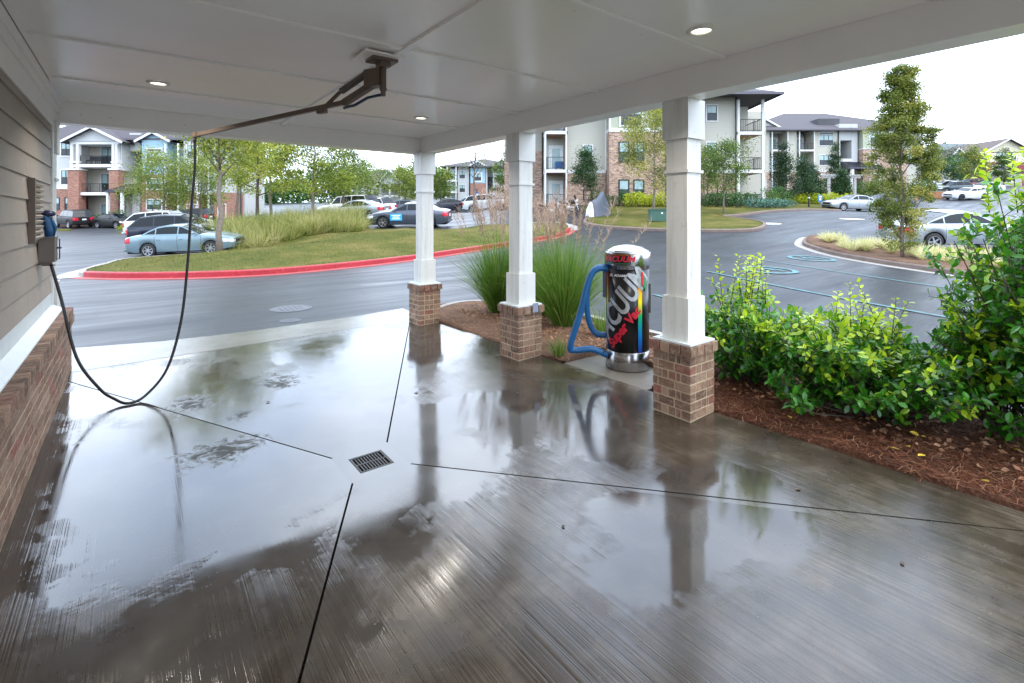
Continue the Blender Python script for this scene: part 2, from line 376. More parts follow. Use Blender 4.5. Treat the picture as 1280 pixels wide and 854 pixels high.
M_lawnm.l(_mx, 'Result', M_lawnm.b, 'Base Color'); M_lawnm.bump(_n2, 'Fac', .8, .05); M_lawnm.set(Roughness=.95, Specular_IOR_Level=.1); M_lawn = M_lawnm.m
def mk_mulch(name, a, b, c):
    m = Mat(name); co = m.coord('Object'); n1 = m.noise(co, 2.2, 5, .6); n2 = m.noise(co, 55, 5, .75, .5)
    r = m.ramp(n2, 'Fac', [(.3, hexc(a)), (.5, hexc(b)), (.72, hexc(c))]); g = m.ramp(n1, 'Fac', [(.3, .75), (.7, 1.2)])
    m.l(m.mix(1.0, (r, 'Color'), (g, 'Color'), 'MULTIPLY'), 'Result', m.b, 'Base Color'); m.bump(n2, 'Fac', 1.0, .02); m.set(Roughness=.95, Specular_IOR_Level=.15); return m.m
M_mulch = mk_mulch('pine_straw_mulch', '#2b1a12', '#553628', '#7c5c49')
M_mulch2 = mk_mulch('brown_mulch', '#382a22', '#6a5142', '#8f7864')
def leafmat(name, dark, mid, light, trans=.35, rough=.5, spec=.3):
    """leaf with tint attribute picking its own green"""
    m = Mat(name); at = m.n('Attribute', attribute_name='tint'); r = m.ramp(at, 'Fac', [(0, hexc(dark)), (.5, hexc(mid)), (1, hexc(light))])
    m.l(r, 'Color', m.b, 'Base Color'); m.set(Roughness=rough, Specular_IOR_Level=spec)
    tr = m.n('BsdfTranslucent'); m.l(r, 'Color', tr, 'Color'); ms = m.n('MixShader'); ms.inputs['Fac'].default_value = trans
    o = m.t.nodes['Material Output']; m.t.links.new(m.b.outputs[0], ms.inputs[1]); m.t.links.new(tr.outputs[0], ms.inputs[2]); m.t.links.new(ms.outputs[0], o.inputs['Surface']); return m.m
M_leafY = leafmat('yellow_green_leaf', '#46551a', '#7a892a', '#b0ab48')
M_leafG = leafmat('mid_green_leaf', '#26401a', '#4f6b27', '#858c3c')
M_leafC = leafmat('columnar_leaf', '#3b4a1c', '#69782e', '#a49e48')
M_conif = leafmat('conifer_needle', '#14280f', '#284420', '#436232', .15)
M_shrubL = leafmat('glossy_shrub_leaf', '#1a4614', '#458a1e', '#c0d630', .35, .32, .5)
M_hedgeY = leafmat('yellow_hedge_leaf', '#6c7c12', '#a0ad1c', '#c8c83c')
M_hedgeD = leafmat('dark_hedge_leaf', '#1f3a18', '#355c28', '#587a3a')
M_juni = leafmat('blue_juniper', '#2d4a3a', '#44695a', '#6b8d7a', .15)
M_grassG = leafmat('grass_blade', '#31561a', '#5b842c', '#a3b05c', .3)
M_plume = leafmat('grass_plume', '#8d6f5f', '#b09480', '#cdb7a2', .4)
M_tall = leafmat('tall_dry_grass', '#5c6a2a', '#8f9048', '#c4b886', .35)
M_lirio = leafmat('variegated_grass', '#8f9a45', '#cfc98e', '#e8e2bd', .35)
M_lblade = leafmat('lawn_blade', '#454f1e', '#626428', '#7c7440', .2)
M_straw = leafmat('straw_needle', '#482a1c', '#7a4a35', '#a98468', .1, .8, .1)
M_yleaf = simple('yellow_fallen_leaf', '#c9a93a', .6, var=.25, scale=20, objvar=.3)
M_bark = simple('bark', '#6e6358', .9, var=.3, scale=9, bump=.7, bscale=25)
M_barkd = simple('dark_bark', '#4a4038', .9, var=.3, scale=9, bump=.7, bscale=25)
M_cyan = simple('cyan_marking', '#41696c', .6, var=.45, scale=5)
M_wmark = simple('white_marking', '#d6d8d8', .6, var=.15, scale=5)
# buildings
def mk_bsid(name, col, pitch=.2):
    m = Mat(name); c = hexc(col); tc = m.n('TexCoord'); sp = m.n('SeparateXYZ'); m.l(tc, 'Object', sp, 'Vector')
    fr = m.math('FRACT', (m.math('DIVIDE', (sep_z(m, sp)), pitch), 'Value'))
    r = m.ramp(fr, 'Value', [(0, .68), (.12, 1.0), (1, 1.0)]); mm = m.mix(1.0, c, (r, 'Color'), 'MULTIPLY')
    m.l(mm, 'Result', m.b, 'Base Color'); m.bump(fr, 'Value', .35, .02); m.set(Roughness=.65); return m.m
def sep_z(m, sp): return (sp, 'Z')
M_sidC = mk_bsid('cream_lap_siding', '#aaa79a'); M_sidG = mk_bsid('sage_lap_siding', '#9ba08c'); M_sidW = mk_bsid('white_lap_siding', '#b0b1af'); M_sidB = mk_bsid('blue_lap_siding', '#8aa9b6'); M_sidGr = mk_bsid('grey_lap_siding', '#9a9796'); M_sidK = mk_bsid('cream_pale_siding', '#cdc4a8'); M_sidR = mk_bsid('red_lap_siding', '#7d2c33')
def mk_bbrick(name, a, b, mort):
    m = Mat(name); co = m.coord('Object'); tcn = m.n('TexCoord'); sp = m.n('SeparateXYZ'); m.l(tcn, 'Object', sp, 'Vector')
    s = m.math('ADD', (sp, 'X'), (sp, 'Y')); cx = m.n('CombineXYZ'); m.l(s, 'Value', cx, 'X'); m.l(sp, 'Z', cx, 'Y')
    bt = m.n('TexBrick', Scale=1.0); m.l(cx, 'Vector', bt, 'Vector')
    bt.inputs['Color1'].default_value = hexc(a); bt.inputs['Color2'].default_value = hexc(b); bt.inputs['Mortar'].default_value = hexc(mort)
    bt.inputs['Brick Width'].default_value = .3; bt.inputs['Row Height'].default_value = .1; bt.inputs['Mortar Size'].default_value = .014; bt.inputs['Bias'].default_value = -.1
    n1 = m.noise(m.coord('Object', (4, 4, 11)), 1.0, 3, .8); mm = m.mix(1.0, (bt, 'Color'), (m.ramp(n1, 'Fac', [(.3, .5), (.7, 1.5)]), 'Color'), 'MULTIPLY')
    m.l(mm, 'Result', m.b, 'Base Color'); m.set(Roughness=.85); return m.m
M_bbrick = mk_bbrick('mixed_brick', '#6f4f42', '#b39380', '#a89888'); M_bred = mk_bbrick('red_brick', '#7c4233', '#95604c', '#9a8778')
M_roof = simple('grey_shingle', '#464246', .9, var=.12, scale=4, bump=.3, bscale=8)
M_roofg = simple('green_grey_shingle', '#515a5c', .9, var=.12, scale=4)
M_roofb = simple('brown_shingle', '#564b48', .9, var=.12, scale=4)
M_metroof = simple('metal_roof', '#3a3a44', .35, metal=.4)
M_rail = simple('black_railing', '#1d1d20', .5)
M_glassw = Mat('window_glass'); M_glassw.set(Base_Color=hexc('#2a3238'), Roughness=.06, Specular_IOR_Level=.35); M_glassw = M_glassw.m
M_blind = simple('pale_blind_glass', '#8fa6a6', .12, var=.15, scale=3)
M_sash = simple('black_sash', '#202126', .5)
M_wood = simple('wood_soffit', '#8a5a38', .6, var=.2)
M_inner = simple('balcony_wall', '#b9b4a6', .8)
M_shade = simple('opening_shade', '#47464a', .9)  # dark colour standing in for the shade inside openings
M_door = simple('white_door', '#cfd4d4', .5)
M_trimg = simple('building_trim', '#c8c8c6', .5, var=.03)
# cars
def paint(name, h, metal=.5, rough=.32, coat=.7):
    m = Mat(name); c = hexc(h); co = m.coord('Object'); nn = m.noise(co, 1.2, 4)
    r = m.ramp(nn, 'Fac', [(.3, tuple(x*.94 for x in c[:3])), (.7, tuple(min(1, x*1.05) for x in c[:3]))]); m.l(r, 'Color', m.b, 'Base Color')
    m.set(Metallic=metal, Roughness=rough, Coat_Weight=coat, Coat_Roughness=.04, Specular_IOR_Level=.35); return m.m
P_black = paint('black_paint', '#060607', 0, .5, .06); P_teal = paint('teal_paint', '#6f838b', .4); P_navy = paint('navy_paint', '#131a2a', .1, .35, .4); P_white = paint('white_car_paint', '#c6c9cb', 0)
P_grey = paint('slate_paint', '#454b56', .4); P_silver = paint('silver_paint', '#979ea4', .55); P_green = paint('dark_green_paint', '#26312f', .2, .35, .4); P_dteal = paint('deep_teal_paint', '#23363c', .4); P_beige = paint('pale_beige_paint', '#c7c3b8', .3); P_maroon = paint('maroon_paint', '#5a1c26', .3)
M_cglass = Mat('car_glass'); M_cglass.set(Base_Color=hexc('#0e1517'), Roughness=.04, Specular_IOR_Level=.28); M_cglass = M_cglass.m
M_tyre = simple('tyre', '#1b1b1c', .75, var=.2); M_rim = simple('alloy', '#b5b7ba', .3, metal=.8); M_rimd = simple('dark_rim', '#3c3d40', .4, metal=.6)
M_red = Mat('tail_lens'); M_red.set(Base_Color=hexc('#b3182a'), Roughness=.1); M_red = M_red.m
M_lens = Mat('head_lens'); M_lens.set(Base_Color=hexc('#d5dade'), Roughness=.08, Metallic=.3); M_lens = M_lens.m
M_amber = Mat('amber_lens'); M_amber.set(Base_Color=hexc('#d8682a'), Roughness=.1); M_amber = M_amber.m
M_plate = simple('plate', '#cfd4d6', .5); M_bsign = simple('blue_sign', '#2f9fd6', .5); M_psign = simple('parking_blue', '#2a6fb5', .5)
M_tarp = simple('grey_tarp', '#4a4f5a', .5, var=.2, scale=4, bump=.5, bscale=6); M_tarpw = simple('silver_tarp', '#c6c9d0', .45, var=.1)
M_boxg = simple('utility_green', '#2f5145', .5)
# ------------------------------------------------------------------ ground sheet
CZ = 2.94; BB = 2.70                      # ceiling height, underside of beams
XL, XR = -.66, 3.66                       # siding plane, inner face of right beam
YF, YB = 7.15, -1.2                       # inner face of front beam, rear of the bay
def build_ground():
    xs = sorted(set([-900, -500, -300, -200, -140, -100, -75] + [-60 + 2.5*i for i in range(13)] + [-28 + i for i in range(80)] + [54 + 2.5*i for i in range(32)] + [150, 180, 220, 300, 500, 900]))
    ys = sorted(set([-600, -300, -150, -80, -40] + [-20 + 2.5*i for i in range(5)] + [-8 + i for i in range(60)] + [53 + 2.5*i for i in range(34)] + [150, 180, 220, 300, 500, 900]))
    m = MB()
    for y in ys:
        for x in xs:
            m.v.append((x, y, gz(max(-250, min(250, x)), max(-250, min(260, y))) - (.3 if -.5 < x < 3.6 and -2.6 < y < 6.6 else 0)))
    nx = len(xs)
    for j in range(len(ys)-1):
        for i in range(nx-1): m.face((j*nx+i, j*nx+i+1, (j+1)*nx+i+1, (j+1)*nx+i))
    struct('ground', m, M_asphalt, smooth=True)
build_ground()
def sheet(name, poly, mat, up, step=.8, kind='structure', bump=None, smooth=True, parent=None):
    """terrain-following sheet: polygon (xy) cut to a grid, edges skirted below"""
    bm = bmesh.new(); vs = [bm.verts.new((x, y, 0)) for x, y in poly]; bm.faces.new(vs)
    x0, x1 = min(p[0] for p in poly), max(p[0] for p in poly); y0, y1 = min(p[1] for p in poly), max(p[1] for p in poly)
    for ax, a, b in ((0, x0, x1), (1, y0, y1)):
        k = a + step
        while k < b:
            co = (k, 0, 0) if ax == 0 else (0, k, 0); no = (1, 0, 0) if ax == 0 else (0, 1, 0)
            bmesh.ops.bisect_plane(bm, geom=bm.verts[:] + bm.edges[:] + bm.faces[:], plane_co=co, plane_no=no, dist=1e-5); k += step
    bmesh.ops.triangulate(bm, faces=bm.faces[:])
    edge = [e for e in bm.edges if e.is_boundary]
    for v in bm.verts:
        v.co.z = gz(v.co.x, v.co.y) + up + (bump(v.co.x, v.co.y) if bump else 0)
    r = bmesh.ops.extrude_edge_only(bm, edges=edge)
    for q in r['geom']:
        if isinstance(q, bmesh.types.BMVert): q.co.z -= .3
    bmesh.ops.recalc_face_normals(bm, faces=bm.faces[:])
    me = bpy.data.meshes.new(name); bm.to_mesh(me); bm.free(); me.materials.append(mat)
    if smooth: me.polygons.foreach_set('use_smooth', [True]*len(me.polygons))
    # upward normals
    return link(name, me, parent, kind=kind)
# ------------------------------------------------------------------ bay floor: five cast panels round a drain
DC = (1.35, 3.4)
floor = bpy.data.objects.new('floor', None); COL.objects.link(floor); floor['kind'] = 'structure'
DROP = .05
def zslab(x, y):
    t = max((x-DC[0]-.21)/(4.07-DC[0]-.21), (DC[0]-.21-x)/(DC[0]-.21+.7), (y-DC[1]-.21)/(7.3-DC[1]-.21), (DC[1]-.21-y)/(DC[1]-.19))
    return -DROP*(1-max(0, min(1, t)))
def slab_panel(poly, z=0.0, name='slab_panel', mat=None):
    m = MB(); g = .0062
    cx = sum(p[0] for p in poly)/len(poly); cy = sum(p[1] for p in poly)/len(poly)
    # shrink every edge by g so that a real joint stays open
    n = len(poly); P = []; tight = [(round(p[0], 4), round(p[1], 4)) for p in q]
    isq = lambda p: (round(p[0], 4), round(p[1], 4)) in tight
    for i in range(n):
        a, b, c = Vector(poly[i-1]), Vector(poly[i]), Vector(poly[(i+1) % n])
        n1 = Vector((-(b-a).y, (b-a).x)).normalized(); n2 = Vector((-(c-b).y, (c-b).x)).normalized()
        g1 = .0004 if isq(a) and isq(b) else g; g2 = .0004 if isq(b) and isq(c) else g
        det = n1.x*n2.y - n1.y*n2.x
        if abs(det) < .05: P.append(tuple(b + n1*g)); continue
        P.append((b.x + (g1*n2.y - g2*n1.y)/det, b.y + (n1.x*g2 - n2.x*g1)/det))
    m.prism(P, z-.2, zslab); part(name, m, mat or M_slab, floor)
xr = lambda y: 4.07 - .22*max(0, min(1, y/7.0))
d = .21; q = [(DC[0]-d, DC[1]-d), (DC[0]+d, DC[1]-d), (DC[0]+d, DC[1]+d), (DC[0]-d, DC[1]+d)]
A0, A1, A2, A3 = (-.7, -.02), (4.07, -.02), (xr(7.35), 7.4), (-.7, 7.15)
A2j, A3j, A1j, A0j = (3.6, 7.4), (-.7, 7.15), (4.07, .12), (-.52, -.02)
slab_panel([A0j, (4.07, -.02), A1j, q[1], q[0]]); slab_panel([A1j, A2, A2j, q[2], q[1]])
slab_panel([A2j, A3j, q[3], q[2]]); slab_panel([A3j, A0, A0j, q[0], q[3]])
slab_panel([A0, (-.7, -3.2), (4.07, -3.2), A1])
slab_panel([(-4, -10), (9, -10), (9, -3.21), (-4, -3.21)], -.01, 'apron_panel', M_apron)  # unseen rear apron, added to bounce light up to the ceiling
slab_panel([A3, (1.4, 7.28), A2, (3.95, 8.42), (3.0, 8.24), (1.24, 8.12), (0.3, 8.2), (-.75, 8.52), (-2.2, 8.8), (-2.2, 7.15)], 0.0, 'apron_panel', M_apron)
# concrete collar with a square hole for the drain
m = MB(); h = .122
for x0, x1, y0, y1 in ((-d, d, -d, -h), (-d, d, h, d), (-d, -h, -h+.0002, h-.0002), (h, d, -h+.0002, h-.0002)): m.box(DC[0]+x0, DC[0]+x1, DC[1]+y0, DC[1]+y1, -.034-DROP, -DROP)
part('drain_collar', m, M_slab, floor)
m = MB(); m.box(-.75, 4.1, -3.3, 8.1, -.2, -.10); part('joint_filler', m, M_dark, floor)
m = MB(); m.box(3.95, 4.62, 3.02, 4.15, -.14, -.006); struct('vacuum_pad', m, M_pad)
# drain grate
t = thing('floor_drain', 'square slotted iron drain grate sunk in the wet concrete where the joints meet', 'drain', (DC[0], DC[1], -DROP))
m = MB(); f = .118
for a in ((-f, f, -f, -f+.014), (-f, f, f-.014, f), (-f, -f+.014, -f+.014, f-.014), (f-.014, f, -f+.014, f-.014)): m.box(*a, -.03, .001)
part('frame', m, M_iron, t)
m = MB(); m.box(-f+.014, f-.014, -.006, .006, -.028, 0); part('cross_bar', m, M_iron, t)
me = None
for i in range(9):
    m = MB(); m.box(-.0045, .0045, -f+.014, f-.014, -.026, -.0015)
    o = part('bar', m, M_iron, t) if me is None else link('bar', me, t)
    me = o.data; o.location.x = -f + .014 + (2*f-.028) * (i + 1) / 10
m = MB(); m.box(-f, f, -f, f, -.035, -.0325); part('pit_bottom', m, M_dark, t)
# ------------------------------------------------------------------ canopy over the bay
bay = thing('wash_bay_roof', 'white painted panelled ceiling and beams of the open car wash bay', 'canopy', (1.5, 3, BB))
def bpart(name, m, mat, smooth=False): return part(name, m, mat, bay, world=True, smooth=smooth)
bys = [YB, -.55, .72, 2.04, 3.37, 4.63, 5.95, YF]; bxs = [-.6, 1.6, XR]
for j in range(len(bys)-1):
    for i in range(2):
        m = MB(); m.box(bxs[i]+.002, bxs[i+1]-.002, bys[j]+.002, bys[j+1]-.002, CZ, CZ+.02); bpart('ceiling_panel', m, M_ceil)
def batten(x0, x1, y0, y1, th=.016):
    m = MB(); z = CZ; k = .006
    for (a, b, c, d2, zz0, zz1) in ((x0, x1, y0, y1, z-th*.55, z-.0005), (x0+(k if y1-y0 > x1-x0 else 0), x1-(k if y1-y0 > x1-x0 else 0), y0+(k if x1-x0 > y1-y0 else 0), y1-(k if x1-x0 > y1-y0 else 0), z-th, z-th*.55)): m.box(a, b, c, d2, zz0, zz1)
    bpart('batten', m, M_ceil)
for y in bys[1:-1]:
    batten(-.56, 1.565, y-.03, y+.03); batten(1.635, XR-.01, y-.03, y+.03)
batten(1.567, 1.633, YB+.02, YF-.01, .018)
m = MB(); m.box(XR, XR+.22, YB, YF+.3, BB, CZ+.3); bpart('beam', m, M_ceil)
m = MB(); m.box(-.93, XR-.002, YF, YF+.22, BB+.002, CZ+.3); bpart('beam', m, M_ceil)
m = MB(); m.box(-.93, XR-.002, YB-.22, YB-.002, BB+.002, CZ+.3); bpart('beam', m, M_ceil)
m = MB()
for x0, z0, z1 in ((-.645, 2.62, 2.80), (-.625, 2.802, 2.868), (-.602, 2.87, CZ-.001)): m.box(-.67, x0, YB, YF-.002, z0, z1)
bpart('frieze_board', m, M_ceil)
m = MB(); m.box(-.9, XR+.5, YB-.3, YF+.5, CZ+.32, CZ+.36); bpart('roof_deck', m, M_trim)
m = MB(); m.poly([(-1.3, YB-.5, CZ+.37), (-1.3, YF+.7, CZ+.37), (1.4, YF+.7, CZ+1.6), (1.4, YB-.5, CZ+1.6)]); m.poly([(4.2, YB-.5, CZ+.37), (1.4, YB-.5, CZ+1.6), (1.4, YF+.7, CZ+1.6), (4.2, YF+.7, CZ+.37)])
m.poly([(-1.3, YF+.7, CZ+.37), (4.2, YF+.7, CZ+.37), (1.4, YF+.7, CZ+1.6)]); m.poly([(4.2, YB-.5, CZ+.37), (-1.3, YB-.5, CZ+.37), (1.4, YB-.5, CZ+1.6)]); bpart('gable_roof', m, M_roof)
m = MB(); rn = random.Random(2)
for i in range(26):
    fx, fy = (rn.uniform(-.5, 3.5), rn.choice(bys[2:-1]) + rn.choice((-.09, .09))); m.lathe([(.004, CZ-.0012), (.004, CZ-.0001)], 8, (fx, fy, 0))
for fx in (-.45, -.2, .5, 1.3, 2.4, 3.1): m.box(fx, fx+.008, YF-.0015, YF-.0002, BB+.1 + .03*(fx > 1), BB+.108 + .03*(fx > 1))
bpart('fastener', m, M_greybox)
# downlights
M_em = bpy.data.materials.new('lamp_glow'); M_em.use_nodes = True; _b = M_em.node_tree.nodes['Principled BSDF']
_b.inputs['Emission Color'].default_value = (1, .90, .74, 1); _b.inputs['Emission Strength'].default_value = 1.4
for (x, y, lb) in ((.19, 5.64, 'lit round ceiling downlight nearest the left siding wall'), (2.88, 5.62, 'lit round ceiling downlight above the farthest corner column'), (3.0, 1.83, 'lit round ceiling downlight nearest the camera, beside the right beam'), (.19, 1.83, 'round ceiling downlight over the near left of the bay')):
    t = thing('downlight', lb, 'ceiling light', (x, y, CZ), group='recessed downlights in the bay ceiling')
    m = MB(); m.lathe([(.062, -.004), (.066, -.016), (.088, -.014), (.094, -.006), (.094, -.0008)], 32, cap=False); part('trim_ring', m, M_trim, t, smooth=True)
    m = MB(); m.lathe([(0, -.009), (.04, -.009), (.0618, -.005)], 24); part('lens', m, M_em, t, smooth=True)
    ld = bpy.data.lights.new('downlight_lamp', 'AREA'); ld.shape = 'DISK'; ld.size = .12; ld.energy = DOWNLIGHT_W; ld.color = (1, .93, .84)
    ld.spread = rad(125); lo = bpy.data.objects.new('lamp', ld); COL.objects.link(lo); lo.parent = t; lo.location = (0, 0, -.022)
# ------------------------------------------------------------------ bricks
def brick_mesh():
    bm = bmesh.new(); bmesh.ops.create_cube(bm, size=1.0)
    bmesh.ops.bevel(bm, geom=bm.edges[:], offset=.025, segments=1, affect='EDGES', profile=.5)
    me = bpy.data.meshes.new('brick'); bm.to_mesh(me); bm.free(); me.materials.append(M_brick); return me
ME_brick = brick_mesh()
def brick(parent, c, dims, rnd):
    o = bpy.data.objects.new('brick', ME_brick); COL.objects.link(o); o.parent = parent
    o.location = (c[0]+rnd.uniform(-.0015, .0015), c[1]+rnd.uniform(-.0015, .0015), c[2]); o.scale = dims; return o
CH = .0755
def column(label, cx, cy, sh=0):
    t = thing('porch_column', label, 'column', (cx, cy, 0), group='white columns on brick bases'); rnd = random.Random(int(cx*100+cy*10))
    w = .183; j = .011
    m = MB(); m.box(-w+.004, w-.004, -w+.004, w-.004, -.02, .60); part('mortar_core', m, M_mortar, t)
    for c in range(8):
        z = c*CH + CH/2; cap = c == 7
        W = w + (.022 if cap else 0); hh = CH - j if not cap else CH + .008
        if cap: z += .008
        L = 2*W; dep = .085
        if cap: cuts = [0, .25, .5, .75, 1.0]
        else: cuts = [0, .42, .86, 1.0] if c % 2 else [0, .24, .68, 1.0]
        for f in range(4):
            # faces 0,2 (along x) run full width, faces 1,3 fit between them
            full = f % 2 == (c % 2); a0, a1 = (-W, W) if full else (-W+dep+j, W-dep-j)
            if cap and not full: cu = [0, .5, 1.0]
            else: cu = cuts
            for k in range(len(cu)-1):
                s0 = a0 + (a1-a0)*cu[k] + (j/2 if k else 0); s1 = a0 + (a1-a0)*cu[k+1] - (j/2 if k < len(cu)-2 else 0)
                if s1 - s0 < .012: continue
                mid = (s0+s1)/2; n = W-dep/2
                cc = ((mid, -n), (n, mid), (mid, n), (-n, mid))[f]; dm = ((s1-s0, dep, hh), (dep, s1-s0, hh))[f % 2]
                brick(t, (cc[0], cc[1], z), dm, rnd)
    z0 = 8*CH + .016 + .012
    m = MB(); m.box(-.186, .186, -.186, .186, z0-.012, z0+.004); m.box(-.14+sh, .14+sh, -.14, .14, z0+.0041, z0+.012); part('cap_flashing', m, M_flash, t)
    def sq(h, za, zb, name):
        m = MB(); m.box(-h+sh, h+sh, -h, h, za, zb); return part(name, m, M_trim, t)
    sq(.127, z0+.0121, 1.005, 'base_trim'); sq(.102, 1.006, 2.07, 'shaft'); sq(.120, 2.071, 2.096, 'collar'); sq(.103, 2.097, 2.36, 'upper_shaft'); sq(.127, 2.361, BB-.001, 'capital')
    return t
column('white square column on brick at the far front corner of the bay', 3.71, 7.11)
c2 = column('white square column on brick between the two tall grass clumps', 3.77, 4.72)
c3 = column('white square column on brick standing nearest, beside the vacuum machine', 3.823, 2.503)
column('white square column at the far end of the siding wall', -.715, 7.09, -.035)
m = MB(); m.cbox((.06, -.209, .60), (.085, .006, .11)); part('metal_tag', m, M_greybox if False else simple('grey_tag', '#8d97a6', .4), c2)
# ------------------------------------------------------------------ left siding wall on a brick ledge
wall = thing('siding_wall', 'beige lap siding wall with white trim along the left of the bay', 'wall', (XL, 3, 0))
m = MB(); m.box(XL-.25, XL-.012, YB, 6.9, 0, CZ+.3); part('wall_core', m, M_siding, wall, world=True)
zc = .93; k = 0; rnd = random.Random(4)
while zc < 2.62:
    cuts = [YB, .4 + rnd.uniform(-.3, .9), 3.2 + rnd.uniform(-.4, .9), 5.5 + rnd.uniform(-.5, .5), 6.78]
    for a, b in zip(cuts, cuts[1:]):
        m = MB(); y0, y1 = a + .0015, b - .0015; z1 = min(zc + .192, 2.64)
        pr = [(XL+.012, zc), (XL+.012, zc+.006), (XL-.002, z1), (XL-.012, z1), (XL-.012, zc)]
        b0 = len(m.v); m.v += [(x, y0, z) for x, z in pr] + [(x, y1, z) for x, z in pr]; n = 5
        m.face(tuple(range(n))); m.face(tuple(reversed(range(n, 2*n))))
        for i in range(n): jn = (i+1) % n; m.face((i, n+i, n+jn, jn))
        part('plank', m, M_siding, wall, world=True)
    zc += .18; k += 1
m = MB(); m.box(XL-.02, XL+.02, 6.781, 6.9, .80, 2.66); part('corner_board', m, M_trim, wall, world=True)
m = MB(); b0 = 0
prf = [(XL+.008, .935), (XL+.012, .80), (XL+.075, .765), (XL+.095, .755), (XL+.095, .745), (XL-.012, .745), (XL-.012, .935)]
m.v += [(x, YB, z) for x, z in prf] + [(x, 6.84, z) for x, z in prf]; n = len(prf)
m.face(tuple(range(n))); m.face(tuple(reversed(range(n, 2*n))))
for i in range(n): jn = (i+1) % n; m.face((i, n+i, n+jn, jn))
part('sill_flashing', m, M_flash, wall, world=True)
ledge = thing('brick_ledge', 'low brick ledge at the foot of the siding wall beside the wet floor', 'brick ledge', (-.53, 4, 0))
m = MB(); m.box(-.8, -.5325, YB, 6.9, -.02, .655); part('mortar_core', m, M_mortar, ledge, world=True)
rnd = random.Random(9); BL = .292
def lb(c, dims):
    brick(ledge, (c[0]+.53, c[1]-4, c[2]), dims, rnd)
for c in range(8):
    y = 6.905 - (.0 if c % 2 else BL/2)
    z = c*.082 + .041
    if c % 2 == 0: lb((-.575, 6.905-BL/4, z), (.09, BL/2-.01, .073))
    while y > 1.6:
        lb((-.575, y-BL/2, z), (.09, BL-.01, .073)); y -= BL
y = 6.905
while y > 1.6:
    lb((-.565, y-.04, .656+.046), (.15, .072, .088)); y -= .082
m = MB(); m.box(-.62, -.536, YB, 1.6, 0, .742); part('ledge_end', m, M_bbrick, ledge, world=True)
# louvred vent
t = thing('wall_vent', 'tall narrow grey louvred panel with bronze edge fixed to the siding', 'vent', (XL, 5.66, 1.74))
m = MB(); m.box(.006, .05, -.27, -.225, -.26, .26); part('side_frame', m, M_bronze, t)
m = MB(); m.box(.006, .024, -.22, .26, -.25, .25); part('back_plate', m, M_greybox, t)
me = None
for i in range(11):
    if me is None:
        m = MB(); m.box(-.006, .012, -.2, .245, -.012, .012, Matrix.Rotation(rad(28), 4, 'Y')); o = part('slat', m, M_siding, t); me = o.data
    else: o = link('slat', me, t)
    o.location = (.034, 0, -.22 + .044*i)
# hose box with the spray gun
t = thing('hose_box', 'small grey-brown box on a bracket at the end of the siding wall', 'wall box', (XL+.012, 5.97, 1.41))
m = MB(); m.box(.0, .105, -.08, .14, -.115, .095); m.box(-.004, .11, -.084, .144, .095, .105); part('box', m, M_greybox, t)
m = MB(); m.box(-.01, .08, .0, .05, -.145, -.116); m.box(.01, .10, .02, .035, -.155, -.145); part('bracket', m, M_bronze, t)
m = MB(); m.tube([(.10, .10, .08), (.122, .10, .08), (.122, .10, -.10), (.10, .10, -.10)], .005, 6); m.tube([(.10, .10, .0), (.136, .10, 0)], .008, 8); part('latch', m, M_black, t, smooth=True)
t = thing('spray_gun', 'blue pressure washer gun standing in the wall box', 'spray gun', (XL+.062, 5.98, 1.515))
m = MB(); m.tube([(.01, 0, -.02), (.008, 0, .06), (-.01, -.01, .14), (-.02, -.02, .19)], [.026, .033, .036, .034], 12); m.tube([(.03, .02, -.02), (.05, .02, .08), (.02, 0, .17)], [.012, .014, .016], 8); part('grip', m, M_bluepl, t, smooth=True)
m = MB(); m.tube([(-.075, -.04, .10), (-.03, -.02, .11)], [.036, .026], 12); part('nozzle', m, M_black, t, smooth=True)
m = MB(); m.blob((.0, -.01, .205), (.058, .045, .032), 3, .02, 14, 8); part('head', m, simple('navy_plastic', '#22264a', .35), t, smooth=True)
# ------------------------------------------------------------------ boom and hose
BX, BY = 1.55, 3.66
t = thing('hose_boom', 'brown steel swivel boom with coil spring hanging from the ceiling', 'hose boom', (BX, BY, CZ))
TIP = Vector((.50, 5.93, 2.52)); ZL = lambda p: (p[0]-BX, p[1]-BY, p[2]-CZ)
m = MB(); m.box(-.20, .10, -.16, .16, -.03, -.0165); part('ceiling_plate', m, M_ceil, t)
m = MB(); m.box(-.12, .08, -.10, .06, -.052, -.031); m.box(-.05, .03, -.07, .03, -.09, -.052); part('mounting_bracket', m, M_bronze, t)
m = MB(); m.tube([(0, 0, -.05), (0, 0, -.245)], .024, 14); m.tube([(0, 0, -.245), (0, 0, -.262)], .028, 14); m.tube([(0, 0, -.262), (0, 0, -.305)], .019, 12); part('swivel_pipe', m, M_bronze, t, smooth=False)
dirv = Vector((TIP.x-BX, TIP.y-BY, 0)).normalized(); sd = Vector((-dirv.y, dirv.x, 0))
R4 = Matrix(((dirv.x, sd.x, 0, 0), (dirv.y, sd.y, 0, 0), (0, 0, 1, 0), (0, 0, 0, 1)))
m = MB(); m.box(.015, .17, -.035, .035, -.225, -.085, R4); part('pivot_housing', m, M_bronze, t)
def dp(s, z, o=0): v = dirv*s + sd*o; return (v.x, v.y, z)
m = MB(); m.bar(dp(.10, -.20), dp(.42, -.315), .045, .05); part('lower_arm', m, M_bronze, t)
tl = ZL(TIP); Ls = math.hypot(tl[0], tl[1])
m = MB(); m.bar(dp(.40, -.31), dp(Ls, tl[2]), .032, .036); m.bar(dp(Ls-.06, tl[2]), dp(Ls+.02, tl[2]+.004), .05, .045); part('arm', m, M_bronze, t)
a, b = Vector(dp(.16, -.105)), Vector(dp(.45, -.215)); pts = []
fz = (b-a).normalized(); u = fz.orthogonal().normalized(); v2 = fz.cross(u)
